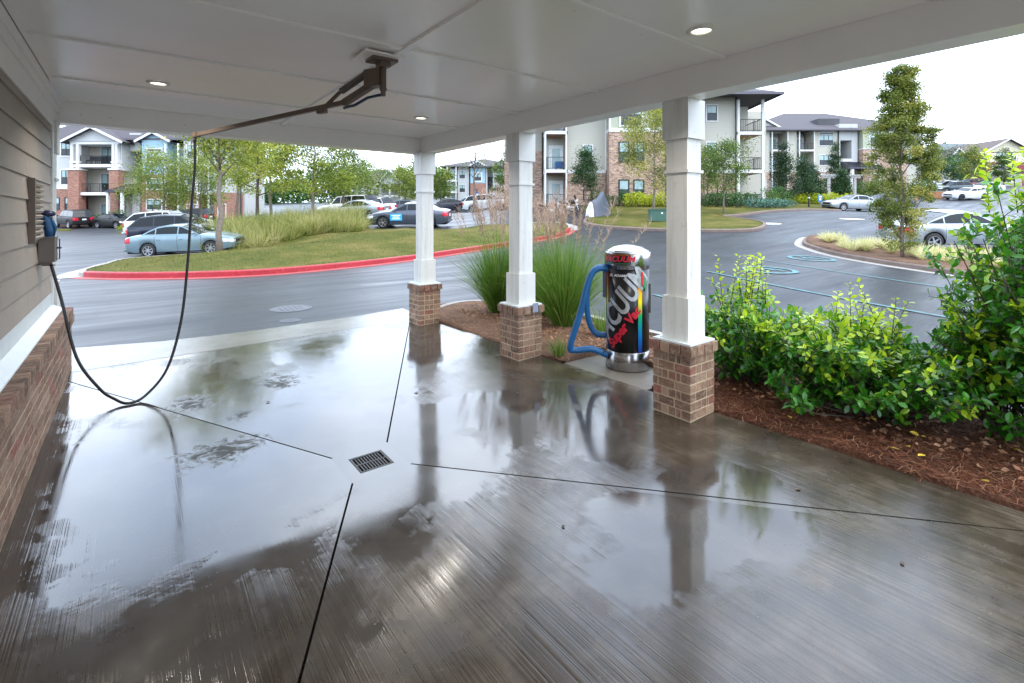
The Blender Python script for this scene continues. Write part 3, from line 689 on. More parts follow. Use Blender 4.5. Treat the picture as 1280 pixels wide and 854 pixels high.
for i in range(26*10+1):
    an = 2*math.pi*i/10; pts.append(a + (b-a)*(i/260) + (u*math.cos(an) + v2*math.sin(an))*.024)
m = MB(); m.tube(pts, .0048, 5); part('coil_spring', m, M_greybox, t, smooth=True)
m = MB(); m.tube([a - fz*.03, b + fz*.03], .006, 6); m.bar(b+fz*.02, dp(.66, -.335), .022); m.bar(dp(.63, -.35), dp(.72, -.352), .04, .05); part('tension_rod', m, M_bronze, t)
m = MB(); m.tube([(0, 0, -.295), dp(.05, -.293), dp(.16, -.30), dp(.30, -.345), dp(.42, -.355)], .012, 8); part('feed_hose', m, simple('navy_hose', '#1c3350', .4), t, smooth=True)
hose_pts = [TIP + Vector((0, 0, -.01)), TIP + Vector((0.0, .0, -.35)), Vector((.47, 5.94, 1.75)), Vector((.44, 5.95, 1.2)), Vector((.385, 5.93, .65)), Vector((.27, 5.85, .22)), Vector((.10, 5.74, .025)), Vector((-.03, 5.68, -.004)), Vector((-.13, 5.76, .035)), Vector((-.24, 5.85, .13)), Vector((-.40, 5.93, .42)), Vector((-.505, 5.96, .95)), Vector((-.575, 5.98, 1.27))]
def spline(P, n=8):
    o = []
    for i in range(len(P)-1):
        p0, p1, p2, p3 = P[max(i-1, 0)], P[i], P[i+1], P[min(i+2, len(P)-1)]
        for k in range(n):
            s = k/n; o.append(.5*((2*p1) + (p2-p0)*s + (2*p0-5*p1+4*p2-p3)*s*s + (3*p1-p0-3*p2+p3)*s**3))
    o.append(P[-1]); return o
t = thing('pressure_hose', 'long black rubber hose looping from the boom tip to the floor and wall box', 'hose', (-.03, 5.68, 0))
m = MB(); m.tube(spline(hose_pts), .0125, 10); part('hose', m, M_black, t, smooth=True, world=True)
m = MB(); m.tube([TIP + Vector((0, 0, .02)), TIP + Vector((0, 0, -.07))], .019, 10); part('swivel_fitting', m, M_greybox, t, smooth=True, world=True)
# ------------------------------------------------------------------ vacuum machine
VX, VY, VR = 4.45, 3.63, .243
vac = thing('vacuum_machine', 'black and steel coin vacuum cylinder with diagonal silver and red lettering and rainbow stripes', 'vacuum machine', (VX, VY, 0))
m = MB(); m.lathe([(VR-.004, .0), (VR, .004), (VR, .20), (VR-.003, .203)], 64); part('steel_base', m, M_steel, vac, smooth=True)
m = MB(); m.lathe([(VR-.004, .203), (VR-.004, 1.115)], 64); part('body', m, M_wrap, vac, smooth=True)
m = MB(); m.lathe([(VR-.002, 1.115), (VR-.002, 1.150), (VR+.012, 1.152), (VR+.014, 1.156), (VR+.014, 1.29), (VR+.008, 1.302)], 64); part('head_band', m, M_steel, vac, smooth=True)
m = MB(); m.lathe([(VR+.008, 1.302), (VR-.02, 1.318), (.16, 1.352), (.08, 1.372), (0, 1.378)], 64); part('dome_lid', m, M_steel, vac, smooth=True)
# angle on the cylinder that faces the camera
TH0 = math.atan2(-VY, -VX)
def wrap(me, r0, ang0, z0):
    """bend a flat mesh (x right, y up, z out) round the cylinder; ang0 = angle of x = 0"""
    for v in me.vertices:
        a = ang0 + v.co.x / r0; r = r0 + v.co.z
        v.co = (r*math.cos(a), r*math.sin(a), z0 + v.co.y)
def slice_mesh(me, stepx=.02):
    bm = bmesh.new(); bm.from_mesh(me); xs_ = [v.co.x for v in bm.verts]; x = min(xs_) + stepx
    while x < max(xs_):
        bmesh.ops.bisect_plane(bm, geom=bm.verts[:]+bm.edges[:]+bm.faces[:], plane_co=(x, 0, 0), plane_no=(1, 0, 0), dist=1e-6); x += stepx
    bm.to_mesh(me); bm.free()
def flat_patch(name, pts, mat, z, ang0=None, z0=0, r=VR, parent=None, thick=.002):
    m = MB(); m.prism(pts, z, z+thick); me = m.mesh(name, mat); slice_mesh(me); wrap(me, r, TH0 if ang0 is None else ang0, z0)
    return link(name, me, parent or vac)
def lettering(name, txt, size, rot, cx, cy, mat, z, shear=0, bold=.0, sx=1, clip=None, parent=None, r=VR):
    cu = bpy.data.curves.new('lettering', 'FONT'); cu.body = txt; cu.size = size; cu.shear = shear; cu.offset = bold; cu.extrude = .0012; cu.align_x = 'CENTER'; cu.align_y = 'CENTER'; cu.resolution_u = 3
    o = bpy.data.objects.new('lettering', cu); COL.objects.link(o); bpy.context.view_layer.update()
    me = bpy.data.meshes.new_from_object(o.evaluated_get(bpy.context.evaluated_depsgraph_get())); bpy.data.objects.remove(o); me.name = name
    M = Matrix.Translation((cx, cy, z+.0012)) @ Matrix.Rotation(rot, 4, 'Z') @ Matrix.Diagonal((sx, 1, 1, 1)); me.transform(M)
    slice_mesh(me, .015); wrap(me, r, TH0, 0); me.materials.clear(); me.materials.append(mat)
    return link(name, me, parent or vac)
# x along the surface (right positive as seen), y = height
def stripe(x0, x1): flat_patch('rainbow_stripe', [(x0, .205), (x1, .205), (x1, 1.11), (x0, 1.11)], M_rainbow, -.003)
stripe(.118, .168); stripe(-.30, -.262)
lettering('lettering', 'VACUUM', .335, rad(54), -.118, .675, M_silverp, -.001, .22, .009, .73)
lettering('lettering', 'Super Vac', .135, rad(53), -.045, .475, M_redp, .0022, .18, .006, .98)
for i, (mt, dx) in enumerate(((M_redp, .145), (M_greenp, .165), (M_greenp, .19))):
    flat_patch('print_patch', [(dx-.012+.03, .93-.03*i), (dx+.018+.03, .96-.03*i), (dx+.006+.03, 1.08-.03*i), (dx-.02+.03, 1.09-.03*i)], mt, .003)
lettering('lettering', 'J.E. ADAMS', .036, 0, -.115, 1.045, M_whitep, -.002, .2, .001, 1.25)
flat_patch('head_label', [(-.27, 1.168), (.035, 1.168), (.035, 1.285), (-.27, 1.285)], M_wrap, .0145)
for yy, mt in ((1.176, M_greenp), (1.2715, M_orangep)): flat_patch('label_line', [(-.255, yy), (.028, yy), (.028, yy+.006), (-.255, yy+.006)], mt, .0165, thick=.001)
lettering('lettering', 'VACUUM', .085, 0, -.105, 1.226, M_redp, .0165, .25, .003, 1.0)
m = MB(); m.box(-.02, .012, -.06, .06, .78, 1.07, Matrix.Rotation(TH0 - rad(84), 4, 'Z') @ Matrix.Translation((VR+.02, 0, 0))); part('coin_box', m, simple('slate_blue', '#3a4a66', .4), vac)
m = MB(); m.box(-.008, .006, -.03, .03, .62, .95, Matrix.Rotation(TH0 + rad(86), 4, 'Z') @ Matrix.Translation((VR+.006, 0, 0))); part('side_box', m, M_greybox, vac)
rt = Vector((CA, -SA, 0)); fw = Vector((SA, CA, 0))
def vp(s, z, f=0): p = rt*s + fw*f; return Vector((p.x, p.y, z))
vh = thing('vacuum_hose', 'thick blue ribbed vacuum hose looping down from the steel head to the mulch', 'hose', (VX, VY, 0))
P = spline([vp(-.22, 1.10, -.03), vp(-.34, 1.11, -.05), vp(-.44, 1.0, -.06), vp(-.55, .6, -.07), vp(-.655, .245, -.06), vp(-.60, .19, -.05), vp(-.42, .205, -.06), vp(-.24, .14, -.06)], 16)
m = MB(); m.tube(P, [.034 + .004*(i % 2) for i in range(len(P))], 14); part('hose', m, M_bluehose, vh, smooth=True)
P = spline([vp(-.22, 1.12, .04), vp(-.36, 1.09, .05), vp(-.44, .9, .06), vp(-.45, .62, .06), vp(-.40, .42, .06), vp(-.32, .345, .05), vp(-.22, .345, .04)], 16)
m = MB(); m.tube(P, [.031 + .004*(i % 2) for i in range(len(P))], 14); part('hose', m, M_bluehose, vh, smooth=True)
m = MB(); m.tube([vp(-.30, .17, -.06), vp(-.235, .137, -.06), vp(-.2, .10, -.06)], [.036, .032, .03], 12); part('cuff', m, M_black, vh, smooth=True)
# ------------------------------------------------------------------ kerbs, lawns, beds
def offset_line(P, d):
    o = []
    for i in range(len(P)):
        a = Vector(P[max(i-1, 0)]); b = Vector(P[i]); c = Vector(P[min(i+1, len(P)-1)])
        t = (c-a).normalized(); o.append((b.x - t.y*d, b.y + t.x*d))
    return o
def resample(P, step):
    o = [Vector(P[0])]; 
    for a, b in zip(P, P[1:]):
        a = Vector(a); b = Vector(b); n = max(1, round((b-a).length/step))
        for k in range(1, n+1): o.append(a + (b-a)*k/n)
    return [tuple(p) for p in o]
def smooth_line(P, n=4):
    return [tuple(p[:2]) for p in spline([Vector((x, y, 0)) for x, y in P], n)]
def kerb_run(root, P, mat, hgt=.15, wid=.16, seglen=5, gap=.008, gutter=None, gw=.42, name='kerb_segment', lift=0):
    """P runs with the road on its right; kerb stands on its left. split into cast segments"""
    P = resample(P, .6); inner = offset_line(P, wid); outer = offset_line(P, -gw)
    i = 0
    while i < len(P)-1:
        j = min(i+seglen, len(P)-1); m = MB()
        for k in range(i, j):
            (x0, y0), (x1, y1) = P[k], P[k+1]; (u0, v0), (u1, v1) = inner[k], inner[k+1]
            if k == j-1 and j < len(P)-1:
                f = 1 - gap/.6; x1, y1 = x0+(x1-x0)*f, y0+(y1-y0)*f; u1, v1 = u0+(u1-u0)*f, v0+(v1-v0)*f
            g = [gz(x0, y0)+lift, gz(x1, y1)+lift, gz(u1, v1)+lift, gz(u0, v0)+lift]; b = len(m.v)
            m.v += [(x0, y0, g[0]-.15), (x1, y1, g[1]-.15), (u1, v1, g[2]-.15), (u0, v0, g[3]-.15)]
            sl = .03; q = lambda a, c, s: (a[0]+(c[0]-a[0])*s, a[1]+(c[1]-a[1])*s)
            a0, a1 = q((x0, y0), (u0, v0), .18), q((x1, y1), (u1, v1), .18)
            m.v += [(x0, y0, g[0]+hgt-.03), (x1, y1, g[1]+hgt-.03), (*a1, g[1]+hgt), (*a0, g[0]+hgt), (u1, v1, g[2]+hgt), (u0, v0, g[3]+hgt)]
            for fc in ((0, 1, 5, 4), (4, 5, 6, 7), (7, 6, 8, 9), (2, 3, 9, 8), (3, 0, 4, 7, 9), (1, 2, 8, 6, 5)): m.face(tuple(b+z for z in fc))
        part(name, m, mat, root)
        if gutter:
            m = MB()
            for k in range(i, j):
                (x0, y0), (x1, y1) = P[k], P[k+1]; (u0, v0), (u1, v1) = outer[k], outer[k+1]
                b = len(m.v); m.v += [(x0, y0, gz(x0, y0)+.016), (x1, y1, gz(x1, y1)+.016), (u1, v1, gz(u1, v1)+.012), (u0, v0, gz(u0, v0)+.012), (u1, v1, gz(u1, v1)-.2), (u0, v0, gz(u0, v0)-.2)]
                m.face((b+3, b+2, b+1, b)); m.face((b+5, b+4, b+2, b+3))
            part('gutter', m, gutter, root)
        i = j
def kroot(name):
    o = bpy.data.objects.new(name, None); COL.objects.link(o); o['kind'] = 'structure'; return o
# island A: big lawn mound behind the red kerb
KA = [XY(300, 22.3), XY(165, 20.6), XY(125, 17.6), XY(100, 15.2), XY(112, 14.0), XY(200, 13.55), XY(320, 14.0), XY(440, 15.9), XY(520, 17.9), XY(600, 20.8), XY(660, 23.3), XY(700, 25.2), XY(714, 27.2), XY(702, 29.0), XY(660, 29.6)]
KA = smooth_line(KA, 5)
ired = [i for i, p in enumerate(KA) if i >= 19]
kr = kroot('red_kerb'); kerb_run(kr, KA[19:60], M_redkerb, hgt=.17, gutter=M_redgut, gw=.30, seglen=5)
kr = kroot('island_kerb'); kerb_run(kr, KA[:20], M_gutter, gutter=M_gutter, gw=.5); kerb_run(kr, KA[59:], M_gutter, gutter=M_gutter, gw=.4)
IA = [(x, y) for x, y in offset_line(KA, .15)] + [XY(600, 28.2), XY(560, 27.4), XY(500, 27.0), XY(465, 28), XY(430, 31), XY(380, 34), XY(335, 35), XY(300, 30), XY(312, 25.5)]
def moundA(x, y):
    d = min(math.hypot(x-a, y-b) for a, b in IA[::2])
    return .42 * ss(.2, 5.5, d)
sheet('lawn', IA, M_lawn, .135, 1.0, bump=moundA)
def lawn_top(x, y): return gz(x, y) + .135 + moundA(x, y)
# island B: planted bed with the columnar tree
KB = smooth_line([XY(1300, 14.8), XY(1200, 17.0), XY(1100, 19.0), XY(1040, 21.5), XY(1012, 22.2), XY(1003, 20.6), XY(1016, 19.4), XY(1050, 17.6), XY(1110, 15.6), XY(1210, 13.2), XY(1330, 11.3), XY(1500, 9.8)], 5)
kr = kroot('bed_kerb'); kerb_run(kr, KB, M_kerbbrown, gutter=M_gutter, gw=.3, seglen=5)
IB = offset_line(KB, .15) + [XY(1500, 11.5)]
sheet('planting_bed', IB, M_mulch2, .12, .8, bump=lambda x, y: .06*math.sin(x*1.3)*math.cos(y*1.7)+.05)
# lawn C in front of the apartment block
KC = smooth_line([XY(742, 33.0), XY(731, 30.5), XY(734, 28.0), XY(790, 25.4), XY(840, 24.2), XY(890, 23.8), XY(940, 24.1), XY(957, 25.4), XY(954, 27.0), XY(930, 28.6), XY(905, 29.8)], 5)
kr = kroot('lawn_kerb'); kerb_run(kr, KC, M_kerbbrown, gutter=None, seglen=6)
KC2 = smooth_line([XY(905, 29.9), XY(930, 31.0), XY(960, 33.5), XY(1000, 36.5), XY(1040, 39.5), XY(1052, 41.0)], 4); kerb_run(kr, KC2, M_kerbbrown, seglen=6)
IC = offset_line(KC, .15) + [XY(890, 31.0)] + offset_line(KC2, .15)[1:] + [XY(1050, 47), XY(970, 43), XY(900, 40.9), XY(690, 40.9), XY(690, 37.5), XY(742, 36.5)]
sheet('lawn', IC, M_lawn, .125, 1.5)
# far lawn and strips
sheet('lawn', [XY(970, 47), XY(1060, 48.5), XY(1110, 52), XY(1110, 76), XY(930, 76), XY(940, 47)], M_lawn, .1, 3)
sheet('lawn', [XY(20, 49.5), XY(90, 49.2), XY(88, 47.5), XY(20, 47.5)], M_lawn, .1, 2)
sheet('lawn', [XY(150, 43), XY(168, 43), XY(166, 40.5), XY(147, 40.5)], M_lawn, .1, 2)
sheet('lawn', [XY(1150, 48), XY(1172, 48), XY(1180, 43), XY(1150, 43)], M_lawn, .1, 2)
# mulch bed along the right side of the bay
KM = smooth_line([(3.9, 7.55), (4.35, 7.86), (4.95, 8.08), (5.55, 7.75), (5.95, 6.9), (6.0, 5.9), (5.88, 4.6), (5.85, 3.0), (5.85, 1.0), (5.85, -1.5), (5.85, -4)], 6)
kr = kroot('bay_bed_kerb'); kerb_run(kr, list(reversed(KM)), M_gutter, hgt=.10, wid=.14, gutter=M_gutter, gw=.28, seglen=5)
bedpoly = [(xr(y)+.012, y) for y in (7.4, 6, 5, 4.16)] + [(3.94, 4.16), (4.63, 4.16), (4.63, 3.01), (4.06, 3.01)] + [(xr(y)+.012, y) for y in (2.6, 1.6, .6, 0)] + [(4.09, -4)] + [(x-.13, y) for x, y in reversed(KM)]
def bedbump(x, y):
    e = min(x - xr(max(0, min(7, y))), 5.8 - x)
    return .05*ss(0, .5, e) + .018*math.sin(x*7+y*3)*math.sin(y*6.1)
def _half(P, y0, keep):
    o = []
    for a, b in zip(P, P[1:]+P[:1]):
        ia, ib = (a[1]-y0)*keep >= 0, (b[1]-y0)*keep >= 0
        if ia: o.append(a)
        if ia != ib: s = (y0-a[1])/(b[1]-a[1]); o.append((a[0]+(b[0]-a[0])*s, y0))
    return o
def bed_z(x, y): return gz(x, y) + .035 + bedbump(x, y)
sheet('mulch_bed', _half(bedpoly, 3.015, -1), M_mulch, .035, .25, bump=bedbump); sheet('mulch_bed', _half(bedpoly, 3.015, 1), M_mulch2, .035, .25, bump=bedbump)
# road paint
def paint_strip(name, P, wd, mat, up=.016, kind='structure'):
    P = resample(P, .5); a = offset_line(P, wd/2); b = offset_line(P, -wd/2); m = MB()
    for k in range(len(P)-1):
        m.poly([(*b[k], gz(*b[k])+up), (*b[k+1], gz(*b[k+1])+up), (*a[k+1], gz(*a[k+1])+up), (*a[k], gz(*a[k])+up)])
    return struct(name, m, mat, kind=kind)
dl = Vector((14.78-16.27, 2.99-7.2)).normalized()
for (sx, sy), L in (((16.6, 7.9), 9.5), ((12.75, 7.6), 8.5), ((8.95, 6.6), 6.5), ((20.2, 8.6), .1)):
    if L > 1: paint_strip('parking_line', [(sx, sy), (sx+dl.x*L, sy+dl.y*L)], .085, M_cyan)
def hc_symbol(cx, cy, s):
    m = MB(); n = 36; ang = math.atan2(dl.y, dl.x)
    def pt(u, v, up=.018):
        x = cx + (u*math.cos(ang) - v*math.sin(ang))*s; y = cy + (u*math.sin(ang) + v*math.cos(ang))*s; return (x, y, gz(x, y)+up)
    for k in range(n):
        a, b = 2*math.pi*k/n, 2*math.pi*(k+1)/n
        m.poly([pt(.46*math.cos(a), .46*math.sin(a)), pt(.6*math.cos(a), .6*math.sin(a)), pt(.6*math.cos(b), .6*math.sin(b)), pt(.46*math.cos(b), .46*math.sin(b))])
    for k in range(14):
        a, b = 1.2+4.0*k/14, 1.2+4.0*(k+1)/14
        m.poly([pt(.17*math.cos(a)+.05, .17*math.sin(a)), pt(.25*math.cos(a)+.05, .25*math.sin(a)), pt(.25*math.cos(b)+.05, .25*math.sin(b)), pt(.17*math.cos(b)+.05, .17*math.sin(b))])
    for q in ([(-.3, .0), (-.3, .08), (.05, .08), (.05, 0)], [(.05, .0), (.05, .08), (.16, .28), (.23, .24)], [(-.40, -.0), (-.40, .09), (-.32, .09), (-.32, 0)]): m.poly([pt(*z) for z in q])
    return struct('wheelchair_marking', m, M_cyan)
hc_symbol(18.6, 7.2, 1.25); hc_symbol(14.3, 6.6, 1.2)
def patch_mark(px, Z, r, asp=1, mat=None, name='road_marking'):
    c = XY(px, Z); m = MB(); P = []
    for k in range(14):
        a = 2*math.pi*k/14; x = c[0]+r*math.cos(a)*CA*asp+r*math.sin(a)*SA*.6; y = c[1]-r*math.cos(a)*SA*asp+r*math.sin(a)*CA*.6; P.append((x, y, gz(x, y)+.018))
    m.poly(list(reversed(P))); return struct(name, m, mat or M_wmark)
patch_mark(1065, 30, .55, 1.4); patch_mark(962, 27, .5, 1.3)
# manhole covers in the road
def manhole(x, y, r, label, mat):
    t = thing('manhole_cover', label, 'manhole cover', (x, y, gz(x, y)), group='iron covers in the road')
    m = MB(); m.lathe([(r*.9, -.01), (r*.9, .007), (r, .007), (r, -.01)], 32); part('ring', m, mat, t)
    m = MB(); m.lathe([(0, .006), (r*.88, .006), (r*.88, -.01)], 32)
    for i in range(-3, 4):
        for j in range(-3, 4):
            if i*i+j*j < 9.5: m.cbox((i*r*.24, j*r*.24, .007), (r*.12, r*.12, .005))
    part('cover', m, mat, t)
manhole(2.33, 9.75, .36, 'round iron manhole cover in the asphalt before the apron', simple('worn_iron', '#55565a', .5, .3))
manhole(2.05, 8.62, .16, 'small round valve cover nearest the concrete apron', simple('worn_iron_small', '#5d5e62', .5, .3))
# ------------------------------------------------------------------ cars
def wheel_meshes(r, wd, spokes, rim_mat, rim_r):
    m = MB(); m.lathe([(rim_r, -wd/2), (r*.93, -wd/2), (r, -wd*.32), (r, wd*.32), (r*.93, wd/2), (rim_r, wd/2)], 28, axis='y', cap=False); tyre = m.mesh('tyre', M_tyre, True)
    m = MB(); m.lathe([(rim_r, wd*.48), (rim_r*.9, wd*.40), (rim_r*.86, wd*.12), (0, wd*.10)], 24, axis='y', cap=False)
    m.mi = 1; m.lathe([(rim_r*1.0, wd*.5), (rim_r*.90, wd*.49), (rim_r*.88, wd*.38)], 24, axis='y', cap=False)
    for k in range(spokes):
        a = 2*math.pi*k/spokes; M = Matrix.Rotation(a, 4, 'Y')
        m.box(rim_r*.1, rim_r*.92, wd*.2, wd*.42, -rim_r*.10, rim_r*.10, M)
    m.lathe([(rim_r*.24, wd*.2), (rim_r*.22, wd*.45), (0, wd*.46)], 12, axis='y')
    rim = m.mesh('rim', [M_rimd, rim_mat], False)
    return tyre, rim
WCACHE = {}
SPECS = {
 'sedan': dict(L=4.8, W=1.78, hood=.98, belt=1.0, deck=1.03, roof=1.44, nose=.72, tail=.92, A=.95, B=.15, C=-.95, D=-1.65, wf=1.42, wr=-1.32, r=.325, doors=(1.02, -.02, -1.0), sill=.24),
 'lux': dict(L=4.85, W=1.84, hood=.98, belt=1.01, deck=1.02, roof=1.46, nose=.70, tail=.93, A=.98, B=.2, C=-.75, D=-1.75, wf=1.46, wr=-1.40, r=.34, doors=(1.02, -.04, -1.0), sill=.25),
 'coupe': dict(L=4.75, W=1.88, hood=1.0, belt=.98, deck=1.08, roof=1.38, nose=.74, tail=.98, A=.75, B=.0, C=-.75, D=-1.75, wf=1.5, wr=-1.25, r=.345, doors=(.85, -.45), sill=.24),
 'suv': dict(L=4.75, W=1.86, hood=1.12, belt=1.12, deck=1.12, roof=1.70, nose=.88, tail=1.05, A=1.0, B=.35, C=-1.75, D=-2.2, wf=1.42, wr=-1.35, r=.36, doors=(1.02, .0, -1.0), sill=.34),
 'bigsuv': dict(L=5.2, W=2.0, hood=1.22, belt=1.22, deck=1.22, roof=1.88, nose=1.0, tail=1.15, A=1.05, B=.5, C=-2.2, D=-2.5, wf=1.55, wr=-1.45, r=.39, doors=(1.1, .05, -1.0), sill=.4),
 'wagon': dict(L=4.8, W=1.8, hood=1.02, belt=1.06, deck=1.06, roof=1.62, nose=.78, tail=1.0, A=1.0, B=.3, C=-1.7, D=-2.28, wf=1.42, wr=-1.36, r=.335, doors=(1.02, .0, -1.0), sill=.28),
}
def lerp(a, b, t): return a + (b-a)*t
def clip_poly(P, x0, x1):
    for lim, keep in ((x0, 1), (x1, -1)):
        o = []
        for a, b in zip(P, P[1:] + P[:1]):
            ia = (a[0]-lim)*keep >= 0; ib = (b[0]-lim)*keep >= 0
            if ia: o.append(a)
            if ia != ib:
                t = (lim-a[0])/(b[0]-a[0]); o.append((lim, a[1]+(b[1]-a[1])*t))
        P = o
        if not P: return P
    return P
def inset_convex(P, d):
    n = len(P); o = []; area = sum(P[i-1][0]*P[i][1]-P[i][0]*P[i-1][1] for i in range(n)); sg = 1 if area > 0 else -1
    for i in range(n):
        a, b, c = Vector(P[i-1]), Vector(P[i]), Vector(P[(i+1) % n])
        n1 = Vector((-(b-a).y, (b-a).x)).normalized()*sg; n2 = Vector((-(c-b).y, (c-b).x)).normalized()*sg
        k = n1+n2; o.append(tuple(b + k/max(.3, k.length_squared)*2*d))
    return o
def car(label, kind, paintm, pos, yaw, group=None, rim=None, spokes=5, name='parked_car', cat='car', sc=1.0, lower=None):
    sp = SPECS[kind]; L, W = sp['L'], sp['W']; hx = L/2; r = sp['r']
    t = thing(name, label, cat, pos, yaw, group)
    # sit the car on the slope of the ground
    f = Vector((math.cos(yaw), math.sin(yaw))); s_ = Vector((-f.y, f.x))
    pf = gz(pos[0]+f.x*1.4, pos[1]+f.y*1.4); pb = gz(pos[0]-f.x*1.4, pos[1]-f.y*1.4); pl_ = gz(pos[0]+s_.x*.8, pos[1]+s_.y*.8); pr_ = gz(pos[0]-s_.x*.8, pos[1]-s_.y*.8)
    t.rotation_euler = (math.atan2(pl_-pr_, 1.6), -math.atan2(pf-pb, 2.8), yaw); t.scale = (sc, sc, sc)
    def ztop(x):
        if x > sp['A']: u = (x-sp['A'])/(hx-sp['A']); return lerp(sp['hood'], sp['nose'], u**1.8) - .02*math.sin(u*math.pi)*0
        if x < sp['D']: u = (sp['D']-x)/(hx+sp['D']) if hx+sp['D'] > .05 else 1; return lerp(sp['deck'], sp['tail'], min(1, u)**2)
        u = (x-sp['D'])/(sp['A']-sp['D']); return lerp(sp['deck'], sp['hood'], u)
    def hw(x):
        u = abs(x)/hx; return W/2*(1 - .13*u**5 - .10*max(0, (u-.93)/.07)**2)
    ra = r + .055
    def zb(x):
        u = abs(x)/hx; z = sp['sill'] + .08*ss(.78, 1, u)
        for xw in (sp['wf'], sp['wr']):
            d = abs(x-xw)
            if d < ra: z = max(z, r + math.sqrt(ra*ra-d*d)*.99)
        return z
    fr = [0, .12, .42, .72, .90, 1]; wf = [.962, .985, 1.0, .99, .972, .93]
    def sec(x):
        z0, z1, h = zb(x), ztop(x), hw(x); zs = z1 - .035
        o = [(h*w_, lerp(z0, zs, f_)) for f_, w_ in zip(fr, wf)]
        return o + [(h*.86, z1), (h*.45, z1+.018), (0, z1+.024)]
    xs = [-hx, -hx+.03, -hx+.1, -hx+.22]; x = -hx+.3
    while x < hx-.28: xs.append(x); x += .11
    for xw in (sp['wf'], sp['wr']):
        for k in range(13): xs.append(xw + ra*math.cos(math.pi*k/12)*.9999)
        xs += [xw-ra-.001, xw+ra+.001]
    dr = sp['doors']; GAP = .007
    for q in dr: xs += [q-GAP, q+GAP]
    xs += [hx-.22, hx-.1, hx-.03, hx]
    xs = sorted(xs); xs = [x for i, x in enumerate(xs) if i == 0 or x - xs[i-1] > .0008]
    body = MB(); doors = {}
    secs = [sec(x) for x in xs]; ns = len(secs[0])
    # rounded ends
    for i, x in enumerate(xs): pass
    for i in range(len(xs)-1):
        xm = (xs[i]+xs[i+1])/2
        for side in (1, -1):
            for k in range(ns-1):
                a, b, c, d2 = secs[i][k], secs[i+1][k], secs[i+1][k+1], secs[i][k+1]
                P = [(xs[i], a[0]*side, a[1]), (xs[i+1], b[0]*side, b[1]), (xs[i+1], c[0]*side, c[1]), (xs[i], d2[0]*side, d2[1])]
                if side == -1: pass
                else: P.reverse()
                tgt = body
                if k < 5:
                    for di in range(len(dr)-1):
                        if dr[di+1] < xm < dr[di]:
                            if k == 0 and False: pass
                            if abs(xm-dr[di]) > GAP and abs(xm-dr[di+1]) > GAP: tgt = doors.setdefault((di, side), MB())
                    if any(abs(xm-q) < GAP for q in dr): continue
                tgt.poly(P)
    for i in (0, -1):
        P = [(xs[i], y, z) for y, z in secs[i]] + [(xs[i], -y, z) for y, z in reversed(secs[i][:-1])]
        if i == 0: P.reverse()
        body.poly(P)
    def weld(mb):
        d = {}; V = []; mp_ = []
        for v in mb.v:
            k = (round(v[0], 4), round(v[1], 4), round(v[2], 4))
            if k not in d: d[k] = len(V); V.append(v)
            mp_.append(d[k])
        mb.v = V; mb.f = [tuple(mp_[i] for i in f_) for f_ in mb.f]
    def smooth_part(nm, mb, mt):
        weld(mb); o = part(nm, mb, mt, t, smooth=True); o.data.set_sharp_from_angle(angle=rad(38)); return o
    smooth_part('body', body, paintm)
    for (di, side), mb in doors.items():
        o = smooth_part('door', mb, paintm)
        h = MB(); xh = dr[di+1] + .16; hh = sec(xh); h.cbox((xh, side*(hh[3][0]+.012), hh[4][1]-.10), (.17, .022, .026)); part('handle', h, paintm, o)
    m = MB(); m.box(sp['wr']+.1, sp['wf']-.1, -W*.44, W*.44, sp['sill']+.03, sp['belt']-.10); m.box(-hx+.2, hx-.2, -W*.36, W*.36, sp['sill']+.036, sp['nose']-.25); m.box(-hx+.1, hx-.1, -W*.40, W*.40, sp['sill']-.05, sp['sill']+.035); part('underbody', m, M_dark, t)
    # greenhouse
    zr = sp['roof']; wb = W/2*.90; wt = W/2*.70
    A, B, C, D = sp['A'], sp['B'], sp['C'], sp['D']
    zA, zD = ztop(A), ztop(D)
    roof = [(B, zr-.045), (lerp(B, C, .33), zr), (lerp(B, C, .7), zr-.012), (C, zr-.06)]
    prof = [(A, zA)] + [(lerp(A, B, .5), lerp(zA, zr-.045, .53))] + roof + [(lerp(C, D, .5), lerp(zr-.06, zD, .44))] + [(D, zD)]
    yy = lambda z: lerp(wb, wt, (z-sp['belt']+.02)/(zr-sp['belt']))
    gh = MB()
    for side in (1, -1):
        P = [(x, side*yy(z), z) for x, z in prof] + [(x, side*yy(z), z-.03) for x, z in ((D, zD), (A, zA))]
        if side == -1: P.reverse()
        gh.poly(P)
    for a, b in zip(roof, roof[1:]):
        ya, yb = yy(a[1]), yy(b[1])
        for y0, y1, z0, z1 in ((1, .6, 0, .022), (.6, 0, .022, .03), (0, -.6, .03, .022), (-.6, -1, .022, 0)):
            gh.poly([(b[0], yb*y0, b[1]+z0), (b[0], yb*y1, b[1]+z1), (a[0], ya*y1, a[1]+z1), (a[0], ya*y0, a[1]+z0)])
    smooth_part('roof', gh, paintm)
    def screen(P, nm):
        m = MB()
        for (x0, z0), (x1, z1) in zip(P, P[1:]):
            for y0, y1, b0, b1 in ((1, .5, 0, .035), (.5, 0, .035, .045), (0, -.5, .045, .035), (-.5, -1, .035, 0)):
                s1_, s0_ = yy(z0)*.975, yy(z1)*.975
                sx = 1 if P[0][0] > 0 else -1
                m.poly([(x0+sx*b0, s1_*y0, z0), (x0+sx*b1, s1_*y1, z0), (x1+sx*b1*.6, s0_*y1, z1), (x1+sx*b0*.6, s0_*y0, z1)])
        weld(m); part(nm, m, M_cglass, t, smooth=True)
    screen(prof[:3], 'windscreen'); screen(list(reversed(prof[-3:])), 'rear_window')
    base = [(x, z) for x, z in prof]; ins = inset_convex(base, -.055 if False else .055)
    bounds = [A+1] + [q for q in dr[1:]] + [D-1]
